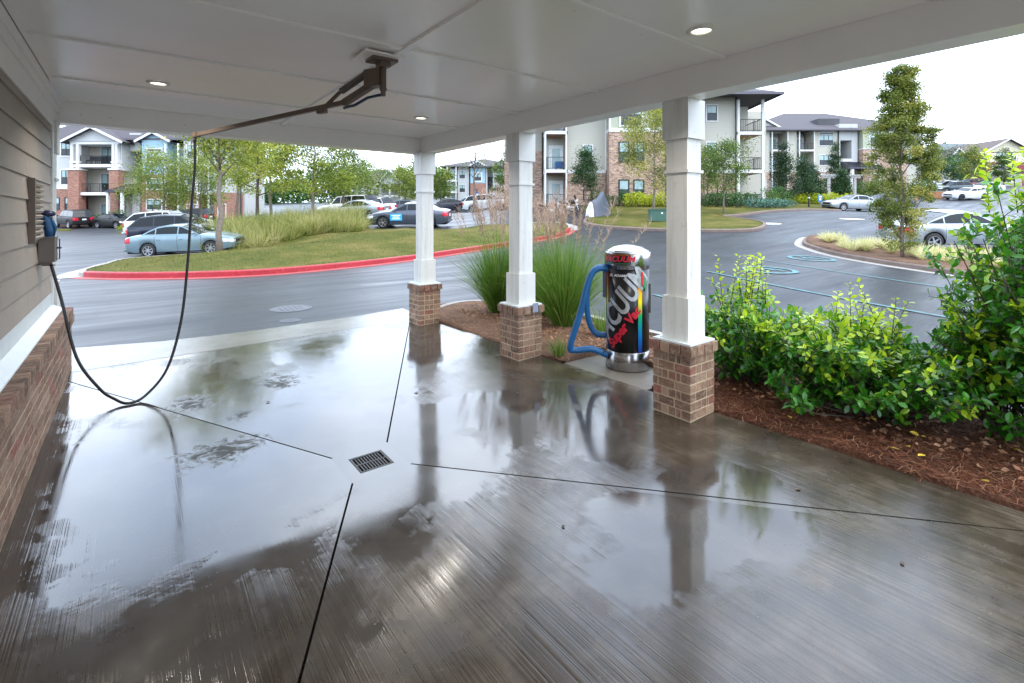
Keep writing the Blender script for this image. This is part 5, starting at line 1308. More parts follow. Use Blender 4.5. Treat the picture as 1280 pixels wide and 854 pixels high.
# ---- small far block behind the bare tree
b = Bld('apartment_building', 'far pale apartment block with a blue bay seen between the two farther columns', 556, 92, 0, base=3.6); U, Wy = b.u, b.w
EV = Wy(208); F3 = Wy(226); F2 = Wy(240)
b.box('wall', M_sidW, U(556), U(650), 0, EV, 2.5, 14)
b.balcony(U(560), U(571), [0, F2, F3], EV, 2.4, 1.2, wood=False, sides=(True, False))
b.box('wall', M_sidW, U(572), U(586), 0, EV, .5, 2.4); b.window(U(574), U(581), Wy(223), Wy(214), v=.5, n=2); b.window(U(574), U(581), Wy(240), Wy(231), v=.5, n=2)
b.box('wall', M_sidB, U(588), U(606.5), Wy(229), EV, 0, 2.4); b.box('brick_wall', M_bred, U(588), U(606.5), 0, Wy(229.2), -.02, 2.4); b.window(U(593), U(601.5), Wy(226), Wy(217), n=2, trim=.2); b.box('brick_opening_shade', M_shade, U(592), U(597), 0, Wy(236), -.05, -.025)  # thin dark sheet on the brick painted as a shaded opening
b.gable(U(586), U(608), 0, 6, EV, .9, M_roof, M_sidB, over=.4)
b.box('stair_hall_shade', M_shade, U(609), U(616), 0, Wy(220), 2.3, 2.49); b.box('wall', M_sidW, U(607), U(609), 0, EV, .3, 2.4); b.box('wall', M_sidW, U(616), U(618), 0, EV, .3, 2.4); b.box('wall', M_sidW, U(618.1), U(650), 0, EV, .5, 2.4)  # dark panel painted as the shade inside the doorway
for y0, y1 in ((224, 214), (241, 231)): b.window(U(621), U(629), Wy(y0), Wy(y1), v=.5, n=2); b.window(U(636), U(644), Wy(y0), Wy(y1), v=.5, n=2)
b.hip(U(556), U(650), 0, 14, EV, 2.2, M_roof, over=.8)
# ---- gabled house behind the middle lot
b = Bld('clubhouse', 'small pale gabled house with open porch among the far trees', 470, 80, 0, base=2.9); U, Wy = b.u, b.w
b.box('wall', M_sidW, U(430), U(520), 0, Wy(226), 3, 10); b.gable(U(473), U(503), 0, 8, Wy(230), 2.2, M_roof, M_sidW, over=.5)
for a in (474, 486, 500): b.box('porch_post', M_trimg, U(a), U(a+2), 0, Wy(230), .1, .4)
b.box('porch_beam', M_trimg, U(473), U(503), Wy(246), Wy(244), .1, .35)
for a in (440, 452, 462, 508): b.window(U(a), U(a+5), Wy(244), Wy(235), v=3, n=1, trim=.14)
b.hip(U(430), U(520), 3, 10, Wy(226), 2.4, M_roof, over=.5)
# ---- far right houses
b = Bld('apartment_building', 'far grey-green roofed block with cream end wall behind trees', 1166, 118, 0, base=8.6); U, Wy = b.u, b.w
b.box('wall', M_sidGr, U(1160), U(1177), 0, Wy(188), 0, 10); b.box('wall', M_sidK, U(1177.1), U(1215), 0, Wy(188), -.3, 10); b.hip(U(1166), U(1300), 0, 12, Wy(188.5), 2.6, M_roofg, over=.8, ridge_in=7)
b.window(U(1184), U(1188), Wy(201), Wy(196), v=-.3)
b = Bld('apartment_building', 'far right gabled house with cream and red storeys and brown roof', 1198, 104, 0, base=7.4); U, Wy = b.u, b.w
b.box('wall', M_sidGr, U(1199), U(1231), 0, Wy(193), 1.5, 12); b.box('wall', M_sidK, U(1230), U(1310), Wy(203), Wy(191), 0, 12); b.box('wall', M_sidR, U(1230), U(1310), 0, Wy(203.2), -.05, 11.9)
b.gable(U(1229), U(1289), 0, 12, Wy(190), 2.7, M_roofb, M_sidK, over=.8); b.gable(U(1196), U(1214), 1.5, 12, Wy(194), 1.6, M_roofb, M_sidGr, over=.5)
b.hip(U(1200), U(1310), 2, 12, Wy(193), 2.4, M_roofb, over=.4)
for y0, y1 in ((199.5, 192), (213, 206)): 
    b.window(U(1247), U(1257), Wy(y0), Wy(y1), v=-.05, n=2, trim=.16); b.window(U(1259.5), U(1269.5), Wy(y0), Wy(y1), v=-.05, n=2, trim=.16)
b.window(U(1240), U(1243), Wy(209.5), Wy(207), v=-.05); b.box('porch', M_sidGr, U(1236), U(1265), 0, Wy(217.5), -2, -.1); b.box('porch_roof', M_roofb, U(1234), U(1267), Wy(217.4), Wy(214.5), -2.4, -.06)
b.window(U(1241), U(1245), Wy(229), Wy(220), v=-2); b.window(U(1250), U(1257), Wy(229), Wy(220), v=-2, n=2)
# ---- pergola, low brick wall, posts and small site furniture
p = G(1036, 63); t = thing('pergola', 'pale grey wooden pergola standing before the stair hall', 'pergola', p, -YAW)
me = None
for u in (0, 3.3):
    m = MB(); m.box(u-.14, u+.14, -.14, .14, 0, 2.5); part('post', m, M_sidGr, t)
m = MB(); m.box(-.7, 4.0, -.1, .1, 2.5, 2.75); part('beam', m, M_sidGr, t)
for i in range(10): m = MB(); m.box(-.6+.48*i, -.5+.48*i, -.7, .7, 2.751, 2.95); part('rafter', m, M_sidGr, t)
p = G(1158, 60); t = thing('brick_wall', 'low orange-brown brick wall behind the columnar tree', 'wall', p, -YAW)
m = MB(); m.box(0, 2.3, 0, .3, -.3, .85); part('wall', m, simple('orange_brick', '#9a6a4a', .9, var=.2, scale=9), t); m = MB(); m.box(-.05, 2.35, -.05, .35, .851, .93); part('coping', m, M_gutter, t)
p = G(822, 27.6); t = thing('utility_box', 'dark green utility cabinet on the lawn half behind the nearest column', 'utility box', (p[0], p[1], p[2]+.12), -YAW)
m = MB(); m.box(-.45, .45, -.3, .3, 0, .62); part('cabinet', m, M_boxg, t); m = MB(); m.box(-.48, .48, -.34, .33, .621, .68); part('lid', m, M_boxg, t); m = MB(); m.box(.12, .2, -.306, -.3, .4, .48); part('sticker', m, M_whitep, t)
def pole(name, label, cat, px, Z, h, r, mt, head=None, group=None, base=0):
    p = G(px, Z, base); t = thing(name, label, cat, p, -YAW, group); m = MB(); m.tube([(0, 0, 0), (0, 0, h)], [r, r*.75], 10); part('post', m, mt, t)
    if head: head(t, h)
    return t
def lamp_head(t, h):
    m = MB(); m.box(-.3, .3, -.12, .12, h, h+.1); m.box(-.05, .05, -.05, .05, h-.2, h); part('lamp_head', m, M_rail, t)
def sign_head(t, h):
    m = MB(); m.box(-.18, .18, -.04, -.015, h-.65, h); s = part('sign_plate', m, M_psign, t)
    m = MB(); m.box(-.12, .12, -.046, -.041, h-.22, h-.1); m.box(-.07, .07, -.046, -.041, h-.5, h-.3); part('sign_print', m, M_whitep, s)
def bollard_head(t, h):
    m = MB(); m.lathe([(.09, h-.25), (.09, h), (0, h+.03)], 12); part('cap', m, M_rail, t); m = MB(); m.lathe([(.095, h-.22), (.095, h-.1)], 12); part('lens', m, M_plate, t)
pole('lamp_post', 'dark lamp post among the left trees', 'lamp post', 301, 40, 3.2, .07, M_rail, lamp_head)
pole('lamp_post', 'dark slim lamp post before the far right houses', 'lamp post', 1230, 72, 4.6, .08, M_rail, lamp_head)
pole('bollard_light', 'black bollard light on the lawn left of the silver sedan', 'bollard', 1011, 46.5, 1.05, .08, M_rail, bollard_head, base=.1)
pole('parking_sign', 'blue parking sign left of two beyond the white off-roader', 'sign', 597, 56, 1.9, .03, M_rim, sign_head, 'blue parking signs')
pole('parking_sign', 'blue parking sign right of two beyond the white off-roader', 'sign', 614, 56, 1.9, .03, M_rim, sign_head, 'blue parking signs')
pole('parking_sign', 'small blue sign at the kerb by the nose of the silver sedan', 'sign', 1025, 46, 1.3, .03, M_rim, sign_head, 'blue parking signs')
pole('parking_sign', 'blue parking sign under the left trees beside the dark car', 'sign', 240, 57, 1.9, .03, M_rim, sign_head, 'blue parking signs')

def chair_on(px, py, Z, mat, label):
    x, y = XY(px, Z); z = EYE - (py-270)*Z/616; t = thing('balcony_chair', label, 'chair', (x, y, z), -YAW)
    m = MB(); m.box(-.35, .35, -.3, .3, .38, .46); part('seat', m, mat, t); m = MB(); m.box(-.35, .35, .26, .32, .46, .95); part('backrest', m, mat, t)
    for a in (-.32, .32):
        for c in (-.26, .26): m = MB(); m.box(a-.025, a+.025, c-.025, c+.025, 0, .38); part('leg', m, mat, t)
chair_on(699.5, 215.6, 41.3, simple('navy_fabric', '#1e4a78', .7), 'blue chair on the second-floor balcony of the middle block')
chair_on(114, 205.2, 58.9, M_rail, 'black chair on the top balcony of the left gabled tower, left of two')
chair_on(121, 205.2, 58.9, M_rail, 'black chair on the top balcony of the left gabled tower, right of two')
# ------------------------------------------------------------------ plants
DENS = 2.6
ORD = ['first', 'second', 'third', 'fourth', 'fifth', 'sixth', 'seventh', 'eighth', 'ninth', 'tenth', 'eleventh', 'twelfth', 'thirteenth', 'fourteenth']
def leaf_quad(m, c, size, rnd, asp=.55, up=None):
    d = Vector((rnd.gauss(0, 1), rnd.gauss(0, 1), rnd.gauss(0, .7)))
    if up is not None: d = d + up
    if d.length < 1e-4: d = Vector((1, 0, 0))
    d.normalize(); n = d.orthogonal().normalized(); n = Matrix.Rotation(rnd.uniform(0, 6.28), 3, d) @ n
    s = size*rnd.uniform(.7, 1.25); h = s*asp; c = Vector(c)
    b = len(m.v); m.v += [tuple(c), tuple(c + d*s*.5 + n*h*.5), tuple(c + d*s), tuple(c + d*s*.5 - n*h*.5)]
    m.face((b, b+1, b+2, b+3))
def tree(name, label, pos, h, R, base, nleaf, lsize, mat, bark=None, group=None, seed=1, shape='round', tr=.1, limbs=9, clump=.45, gaps=.0, tintbias=.5, lean=0, trunk_top=.85, bare=0):
    rnd = random.Random(seed); t = thing(name, label, 'tree', pos, 0, group)
    wood = MB(); tips = []
    tp = [Vector((0, 0, -.1))]
    for i in range(1, 7): tp.append(Vector((lean*i/6 + rnd.gauss(0, .02)*h*.3, rnd.gauss(0, .02)*h*.3, h*trunk_top*i/6)))
    wood.tube(tp, [tr*(1.25-i*.17) for i in range(7)], 8)
    def rad_at(z):
        q = (z-base)/(h-base)
        if shape == 'round': return R*max(.15, math.sin(math.pi*min(1, max(0, q))**.8*.98 + .02))**.6
        if shape == 'column': return R*min(1, .40 + q*1.8)*(1 - (max(0, q-.42)/.58)**1.1*.80)
        if shape == 'cone': return R*(1-q)**.8 * min(1, .3+q*5) + .05
        if shape == 'vase': return R*(.35 + .65*min(1, q*1.4))*(1 if q < .8 else .8)
        if shape == 'oval': return R*math.sin(math.pi*min(.97, max(.05, q*.9+.08)))**.7
    for i in range(limbs):
        z0 = base + (h*trunk_top-base)*((i+rnd.random()*.6)/limbs)*.95; a = i*2.4 + rnd.uniform(-.4, .4)
        k = min(5, int(z0/(h*trunk_top)*6)); s = tp[k].lerp(tp[min(6, k+1)], z0/(h*trunk_top)*6 - k)
        rise = {'round': .55, 'column': 1.9, 'cone': -.05, 'vase': 1.3, 'oval': .9}[shape]
        ln = rad_at(min(h*.97, z0 + (h-z0)*.25)); ln *= rnd.uniform(.75, 1.05)
        e = s + Vector((math.cos(a)*ln, math.sin(a)*ln, min(ln*rise, h-z0-.1) + rnd.uniform(-.1, .1)*ln)); mid = s.lerp(e, .5) + Vector((0, 0, -.06*ln if rise < 1 else .03*ln))
        r0 = tr*.5*(1-z0/h*.6); wood.tube([s, mid, e], [r0, r0*.6, r0*.2], 5)
        tips += [mid.lerp(e, rnd.uniform(.2, 1.0)) for _ in range(3)] + [e]
        for q in range(3):
            e2 = mid.lerp(e, rnd.random()) + Vector((rnd.gauss(0, .4), rnd.gauss(0, .4), rnd.gauss(.2, .3)))*ln*.5; wood.tube([mid.lerp(e, .2+.25*q), e2], [r0*.35, r0*.12], 4); tips.append(e2)
    part('trunk', wood, bark or M_bark, t, smooth=True)
    cr_ = MB(); cl = []
    for i in range(int(limbs*6)):
        z = base + (h-base)*rnd.random()**.9; rr = rad_at(z)*math.sqrt(rnd.random())*.98; a = rnd.uniform(0, 6.28)
        ax = lean*z/h
        cl.append(Vector((ax+math.cos(a)*rr, math.sin(a)*rr, z)))
    if bare < 1: cl += tips
    else: cl = tips
    cl = [c for c in cl if rnd.random() > gaps]
    wt = [rnd.uniform(.4, 1.5) for _ in cl]; tot = sum(wt)
    nleaf = int(nleaf*DENS); lsize = lsize*.74
    for c, q in zip(cl, wt):
        n = int(nleaf*q/tot)+1; cs = clump*R*rnd.uniform(.5, 1.1)*.55; tb = min(1, max(0, tintbias + rnd.gauss(0, .22)))
        for _ in range(n):
            p = c + Vector((rnd.gauss(0, cs), rnd.gauss(0, cs), rnd.gauss(0, cs*.7)))
            if p.z < base*.8: continue
            cr_.tint = min(1, max(0, tb + rnd.gauss(0, .16)))
            leaf_quad(cr_, p, lsize, rnd)
    part('crown', cr_, mat, t, tint=True)
    return t
def on(px, Z, top=False):
    x, y = XY(px, Z); return (x, y, (lawn_top(x, y) if top else gz(x, y)+.05))
TG = 'young trees on the lawn island and left lot'
tree('young_tree', 'grey-trunked tree on the lawn between the teal sedan and the tall grass', on(275, 21.0, True), 7.2, 2.2, 3.2, 4200, .15, M_leafY, group=TG, seed=11, shape='vase', tr=.11, limbs=11, gaps=.15, trunk_top=.7)
tree('young_tree', 'yellow-green tree before the blue gable of the left apartment block', on(205, 44), 6.8, 2.9, 1.9, 4800, .20, M_leafG, group=TG, seed=12, tr=.1, tintbias=.75)
tree('young_tree', 'lime green tree with dark trunk at the left end of the tall dry grass', on(322, 30, True), 6.8, 1.7, 2.0, 2800, .17, M_leafY, bark=M_barkd, group=TG, seed=13, clump=.36, gaps=.25, tr=.1, tintbias=.6)
tree('young_tree', 'tall lime tree behind the left part of the tall dry grass', on(338, 36), 7.6, 2.3, 2.2, 3000, .2, M_leafY, group=TG, seed=14, clump=.34, gaps=.25, tintbias=.7)
tree('young_tree', 'bushy green tree rising from the middle of the tall dry grass', on(391, 27.5, True), 6.0, 2.1, 1.7, 4600, .16, M_leafY, group=TG, seed=15, clump=.38, gaps=.15, tr=.08, tintbias=.4, shape='round')
tree('young_tree', 'small dark green tree at the right end of the tall grass', on(430, 36), 5.6, 1.6, 2.2, 2600, .17, M_leafG, bark=M_barkd, group=TG, seed=16, tr=.09)
tree('young_tree', 'lime tree close behind the grey-trunked one', on(297, 33, True), 7.0, 1.8, 2.4, 2000, .19, M_leafY, group=TG, seed=17, clump=.36, gaps=.25, tintbias=.65)
tree('young_tree', 'pale green tree far left behind the navy wagon', on(252, 47), 6.5, 2.4, 2.0, 2400, .22, M_leafG, group=TG, seed=19, tintbias=.8)
FG = 'trees beyond the middle lot'
for i, (px, Z, h, R, tb, lb) in enumerate(((442, 68, 7.0, 3.6, .85, 'spreading yellow-olive tree behind the beige off-roader'), (460, 74, 6.5, 3.4, .6, 'olive green tree left of the gabled house'), (507, 62, 5.4, 2.2, .9, 'pale yellow tree right of the gabled house'), (522, 70, 6.6, 2.6, .6, 'green tree touching the farthest column on its left'), (551, 66, 5.0, 2.0, .7, 'yellow-green tree just right of the farthest column'), (415, 60, 5.2, 2.4, .3, 'dark olive tree behind the tall dry grass'))):
    tree('broadleaf_tree', lb, on(px, Z), h, R, 1.2, 1500, .34, M_leafG, group=FG, seed=30+i, tintbias=tb, limbs=7)
tree('bare_tree', 'nearly bare grey tree between the two farther columns, few yellow leaves', on(593, 43), 6.9, 3.0, 2.6, 700, .17, M_leafY, seed=41, shape='vase', tr=.11, limbs=10, bare=1, trunk_top=.72)
tree('broadleaf_tree', 'dense green tree half behind the middle column', on(634, 62), 6.6, 1.8, .6, 2600, .26, M_leafG, seed=42, tintbias=.45)
BG = 'young trees before the middle apartment block'
tree('young_tree', 'dark green pyramidal tree before the brick and cream bay', on(732, 37.5), 4.7, 1.35, 1.7, 3200, .15, M_conif, group=BG, seed=43, shape='cone', tr=.05, tintbias=.6)
tree('young_tree', 'tall yellowing tree directly left of the nearest column', on(818, 30.0), 6.9, 1.9, 1.6, 5600, .15, M_leafC, group=BG, seed=44, shape='oval', tr=.07, tintbias=.65)
tree('young_tree', 'small green tree on the lawn before the right balconies', on(905, 31.5), 4.6, 1.45, 1.4, 3400, .14, M_leafG, group=BG, seed=45, shape='oval', tr=.05, tintbias=.45)
tree('young_tree', 'leafy tree peeping out right behind the nearest column', on(880, 38), 4.4, 1.2, 1.2, 1400, .17, M_leafC, group=BG, seed=46, shape='oval', tr=.05)
CG = 'conifers before the right apartment block'
for i, (px, Z, h, R, lb) in enumerate(((979, 50, 6.2, 1.55, 'dark conical evergreen leftmost before the right block'), (1003, 54, 5.2, 1.5, 'green evergreen in the middle of the right block frontage'), (1014, 58, 4.2, 1.4, 'lower evergreen close right of the middle one'), (1052, 56, 3.6, 1.15, 'small conical evergreen by the pergola'), (1043, 66, 7.0, 1.2, 'slim evergreen before the porch roof'))):
    tree('evergreen_tree', lb, on(px, Z), h, R, .7, 3000, .2, M_conif, bark=M_barkd, group=CG, seed=50+i, shape='cone', tr=.07, tintbias=.35 + .1*(i % 2), limbs=12)
tree('columnar_tree', 'tall columnar olive-green tree with thin top standing in the planted island', on(1128, 16.6), 6.5, 1.02, .40, 21000, .088, M_leafC, seed=61, shape='column', tr=.05, limbs=24, tintbias=.5, clump=.25, trunk_top=.95)
RGp = 'trees before the far right houses'
for i, (px, Z, h, R, tb, mt, lb) in enumerate(((1190, 96, 7.4, 3.0, .3, M_hedgeD, 'dark round tree before the cream end wall'), (1205, 90, 4.8, 2.4, .6, M_hedgeD, 'lower grey-green tree under the brown side wall'), (1215, 84, 7.0, 2.0, .5, M_leafC, 'thin olive tree before the far side wall'), (1255, 88, 6.5, 1.6, .4, M_leafG, 'thin green tree before the red storey'), (1166, 92, 4.6, 2.6, .3, M_hedgeD, 'dark bushy tree left of the cream end wall'))):
    tree('broadleaf_tree', lb, on(px, Z), h, R, .8, 1300, .36, mt, group=RGp, seed=70+i, tintbias=tb, limbs=7)
# far treeline that reads as one mass
m = MB(); rnd = random.Random(5)
for k in range(230):
    px = rnd.uniform(300, 700) if k % 3 else rnd.uniform(1150, 1300); Z = rnd.uniform(125, 160); p = G(px, Z); hh = rnd.uniform(4, 9.0) if px < 900 else rnd.uniform(7, 11)
    for _ in range(70):
        m.tint = min(1, max(0, rnd.gauss(.45, .25))); a = rnd.uniform(0, 6.28); r = 3.2*math.sqrt(rnd.random()); leaf_quad(m, (p[0]+r*math.cos(a), p[1]+r*math.sin(a), p[2]+hh*rnd.random()**.7), 1.1, rnd, .8)
struct('treeline', m, M_hedgeD, tint=True, kind='stuff')
# foundation shrubs and hedges: each bush its own thing
def bush_mesh(seed, R, H, n, ls, mat, tb=.5):
    m = MB(); rnd = random.Random(seed)
    for _ in range(n):
        a = rnd.uniform(0, 6.28); z = rnd.random(); r = R*math.sqrt(max(0, 1-(z*2-1)**2*.8))*rnd.uniform(.5, 1.05)*(1+.18*math.sin(3*a+seed)); m.tint = min(1, max(0, rnd.gauss(tb + .25*(z-.5), .2)))
        leaf_quad(m, (r*math.cos(a), r*math.sin(a), .05 + z*H*(1+.12*math.sin(2*a+seed))), ls, rnd, .6, Vector((0, 0, .5)))
    return m.mesh('foliage', mat, tint=True)
def bush_stems(R, H):
    m = MB()
    for k in range(5): a = k*1.26; m.tube([(0.03*math.cos(a), .03*math.sin(a), -.05), (R*.6*math.cos(a), R*.6*math.sin(a), H*.7)], [.02, .008], 5)
    return m.mesh('stem', M_barkd)
def bushes(name, cat, label, group, spots, R, H, n, ls, mat, tb=.5, seed=1, vary=True):
    fm = bush_mesh(seed, R, H, n, ls, mat, tb); sm = bush_stems(R, H); rnd = random.Random(seed)
    for i, (px, Z) in enumerate(spots):
        x, y = XY(px, Z); t = thing(name, (ORD[i] + ' from the left: ' + label if len(spots) > 1 else label) if isinstance(label, str) else label[i], cat, (x, y, gz(x, y)+.1), rnd.uniform(0, 6), group); s = rnd.uniform(.8, 1.2) if vary else 1; t.scale = (s, s, s*rnd.uniform(.85, 1.15))
        link('foliage', fm, t); link('stem', sm, t)
bushes('shrub', 'shrub', 'low dark shrub of the row seen right of the nearest column', 'dark foundation shrubs right', [(876, 39.2), (886, 38.8), (893, 39.4), (902, 38.6), (912, 39.2), (921, 38.5), (930, 39.0), (940, 38.6), (884, 36.9), (897, 36.9), (910, 36.8), (922, 36.7)], .5, .85, 420, .11, M_hedgeD, .4, 3)
bushes('shrub', 'shrub', 'dark shrub against the brick bay by the covered motorcycle', 'dark foundation shrubs left', [(763, 38.6), (771, 38.3), (780, 38.7), (789, 38.2), (753, 38.9), (744, 39.2)], .5, .95, 420, .11, M_hedgeD, .4, 4)
bushes('golden_shrub', 'shrub', 'golden shrub before the brick bay, left of the nearest column', 'golden shrubs before the brick bay', [(788, 37.6), (799, 37.4), (805, 37.2), (811, 37.5), (817, 37.2), (823, 37.4), (830, 37.3)], .5, .8, 460, .11, M_hedgeY, .6, 5)
bushes('juniper', 'shrub', 'spreading blue-green juniper by the road', 'blue junipers', [(946, 36.4), (957, 36.8), (967, 37.2), (978, 38.0)], 1.0, .55, 520, .13, M_juni, .5, 6)
bushes('shrub', 'shrub', ['round green shrub below the right balcony posts', 'round green shrub right of the junipers'], 'round shrubs', [(961, 40.5), (975, 42)], .9, 1.5, 700, .14, M_hedgeD, .6, 7)
bushes('golden_shrub', 'shrub', 'yellow-green hedge shrub on the far lawn', 'golden hedge on the far lawn', [(975+6.5*i, 54-.1*i) for i in range(14)], .6, .9, 300, .17, M_hedgeY, .5, 8)
bushes('shrub', 'shrub', 'dark hedge shrub at the left block', 'hedge of the left block', [(122+4.5*i, 54.5) for i in range(7)], .55, 1.15, 260, .18, M_hedgeD, .3, 9)
bushes('shrub', 'shrub', 'brownish green shrub by the right block', 'shrubs by the right block', [(1020, 66), (1030, 68), (1066, 64), (1078, 66), (1090, 62), (1145, 62), (1158, 66)], .9, 1.6, 340, .24, M_hedgeD, .45, 10)
bushes('shrub', 'shrub', 'small green shrub on the grass tip in the left lot', 'tip shrubs', [(157, 42)], .5, .4, 200, .12, M_hedgeY, .3, 12)
# ---- ornamental grasses beside the bay
def blade(m, p, d, ln, wd, droop, rnd, seg=4):
    p = Vector(p); d = Vector(d).normalized(); sd = Vector((-d.y, d.x, 0)); sd = sd.normalized() if sd.length > 1e-4 else Vector((1, 0, 0)); q = rnd.uniform(0, 6.28); sd = (sd*math.cos(q) + d.cross(sd)*math.sin(q)).normalized(); pts = []; out = Vector((d.x, d.y, 0)); c = p.copy(); dd = d.copy()
    for i in range(seg+1):
        pts.append(c.copy()); c = c + dd*ln/seg; dd = (dd + (out*.5 + Vector((0, 0, -1)))*droop*(i+1)/seg).normalized()
    b = len(m.v)
    for i, c in enumerate(pts): ww = wd*(1 - (i/seg)**1.6)*.5 + .0004; m.v += [tuple(c - sd*ww), tuple(c + sd*ww)]
    for i in range(seg): m.face((b+2*i, b+2*i+1, b+2*i+3, b+2*i+2))
    return pts[-1]
def ornamental(label, x, y, H, R, n, plumes, ph, seed, tb=.45, group='tall grass clumps beside the bay'):
    rnd = random.Random(seed); t = thing('ornamental_grass', label, 'grass clump', (x, y, bed_z(x, y)), 0, group); m = MB()
    for _ in range(n):
        a = rnd.uniform(0, 6.28); r0 = .10*math.sqrt(rnd.random())*R*3; sp = abs(rnd.gauss(0, .34)); m.tint = min(1, max(0, rnd.gauss(tb, .2)))
        blade(m, (r0*math.cos(a), r0*math.sin(a), -.02), (math.cos(a)*sp, math.sin(a)*sp, 1), H*rnd.uniform(.55, 1.1), .0048, rnd.uniform(.10, .55), rnd, 6)
    part('blades', m, M_grassG, t, tint=True)
    if plumes:
        st = MB(); pm = MB()
        for _ in range(plumes):
            a = rnd.uniform(0, 6.28); sp = abs(rnd.gauss(0, .26)); st.tint = rnd.uniform(.5, 1); L = ph*rnd.uniform(.8, 1.08)
            tip = blade(st, (.06*math.cos(a), .06*math.sin(a), 0), (math.cos(a)*sp, math.sin(a)*sp, 1), L, .005, .05, rnd, 4); base = Vector((.06*math.cos(a), .06*math.sin(a), 0)); dv = (tip-base).normalized()
            for _ in range(60):
                q = rnd.random()**.8; pm.tint = rnd.random(); c = tip - dv*q*.42; e = Vector((rnd.gauss(0, .4), rnd.gauss(0, .4), rnd.uniform(.3, 1))); blade(pm, c, e, .12*rnd.uniform(.5, 1.2)*(1.1-q*.4), .0045, .1, rnd, 2)
        part('stalks', st, M_grassG, t, tint=True); part('plumes', pm, M_plume, t, tint=True)
ornamental('tall green fountain grass with pinkish plumes between the two farther columns', 4.95, 6.75, 1.35, .5, 3000, 70, 2.05, 3, .45)
ornamental('bright green fountain grass behind the middle column, left of the vacuum', 5.1, 5.35, 1.35, .5, 3000, 44, 1.9, 4, .52)
ornamental('green fountain grass behind the other two clumps, close to the kerb', 5.3, 6.1, 1.25, .45, 1200, 26, 1.9, 5, .5)
ornamental('small green grass tuft behind the blue vacuum hose', 5.05, 4.55, .5, .2, 240, 0, 0, 6, .6, 'small grass tufts'); ornamental('small green grass tuft in front of the blue hose loop', 4.05, 4.35, .28, .16, 160, 0, 0, 7, .6, 'small grass tufts')
# ---- glossy shrubs right of the nearest column
def leaf_mesh():
    out_ = []
    for k, tn in enumerate((.12, .3, .5, .72, .95)):
        m = MB(); m.tint = tn
        L, W_ = 1.0, .52; c = [(0, 0), (.22, .36), (.5, .5), (.78, .36), (1, 0)]
        for a, b_ in zip(c, c[1:]):
            z = lambda q: -.10*(q[0]-.3)**2*2
            for s in (1, -1):
                P = [(a[0], 0, z(a)), (b_[0], 0, z(b_)), (b_[0], s*b_[1]*W_*2*.5, z(b_)+.10*b_[1]), (a[0], s*a[1]*W_*2*.5, z(a)+.10*a[1])]
                P = [p for i, p in enumerate(P) if i == 0 or (Vector(p)-Vector(P[i-1])).length > 1e-5]
                if (Vector(P[0])-Vector(P[-1])).length < 1e-5: P = P[:-1]
                if len(P) >= 3: m.poly(P if s == 1 else P[::-1])
        out_.append(m.mesh('leaf', M_shrubL, True, tint=True))
    return out_
LEAFM = leaf_mesh()
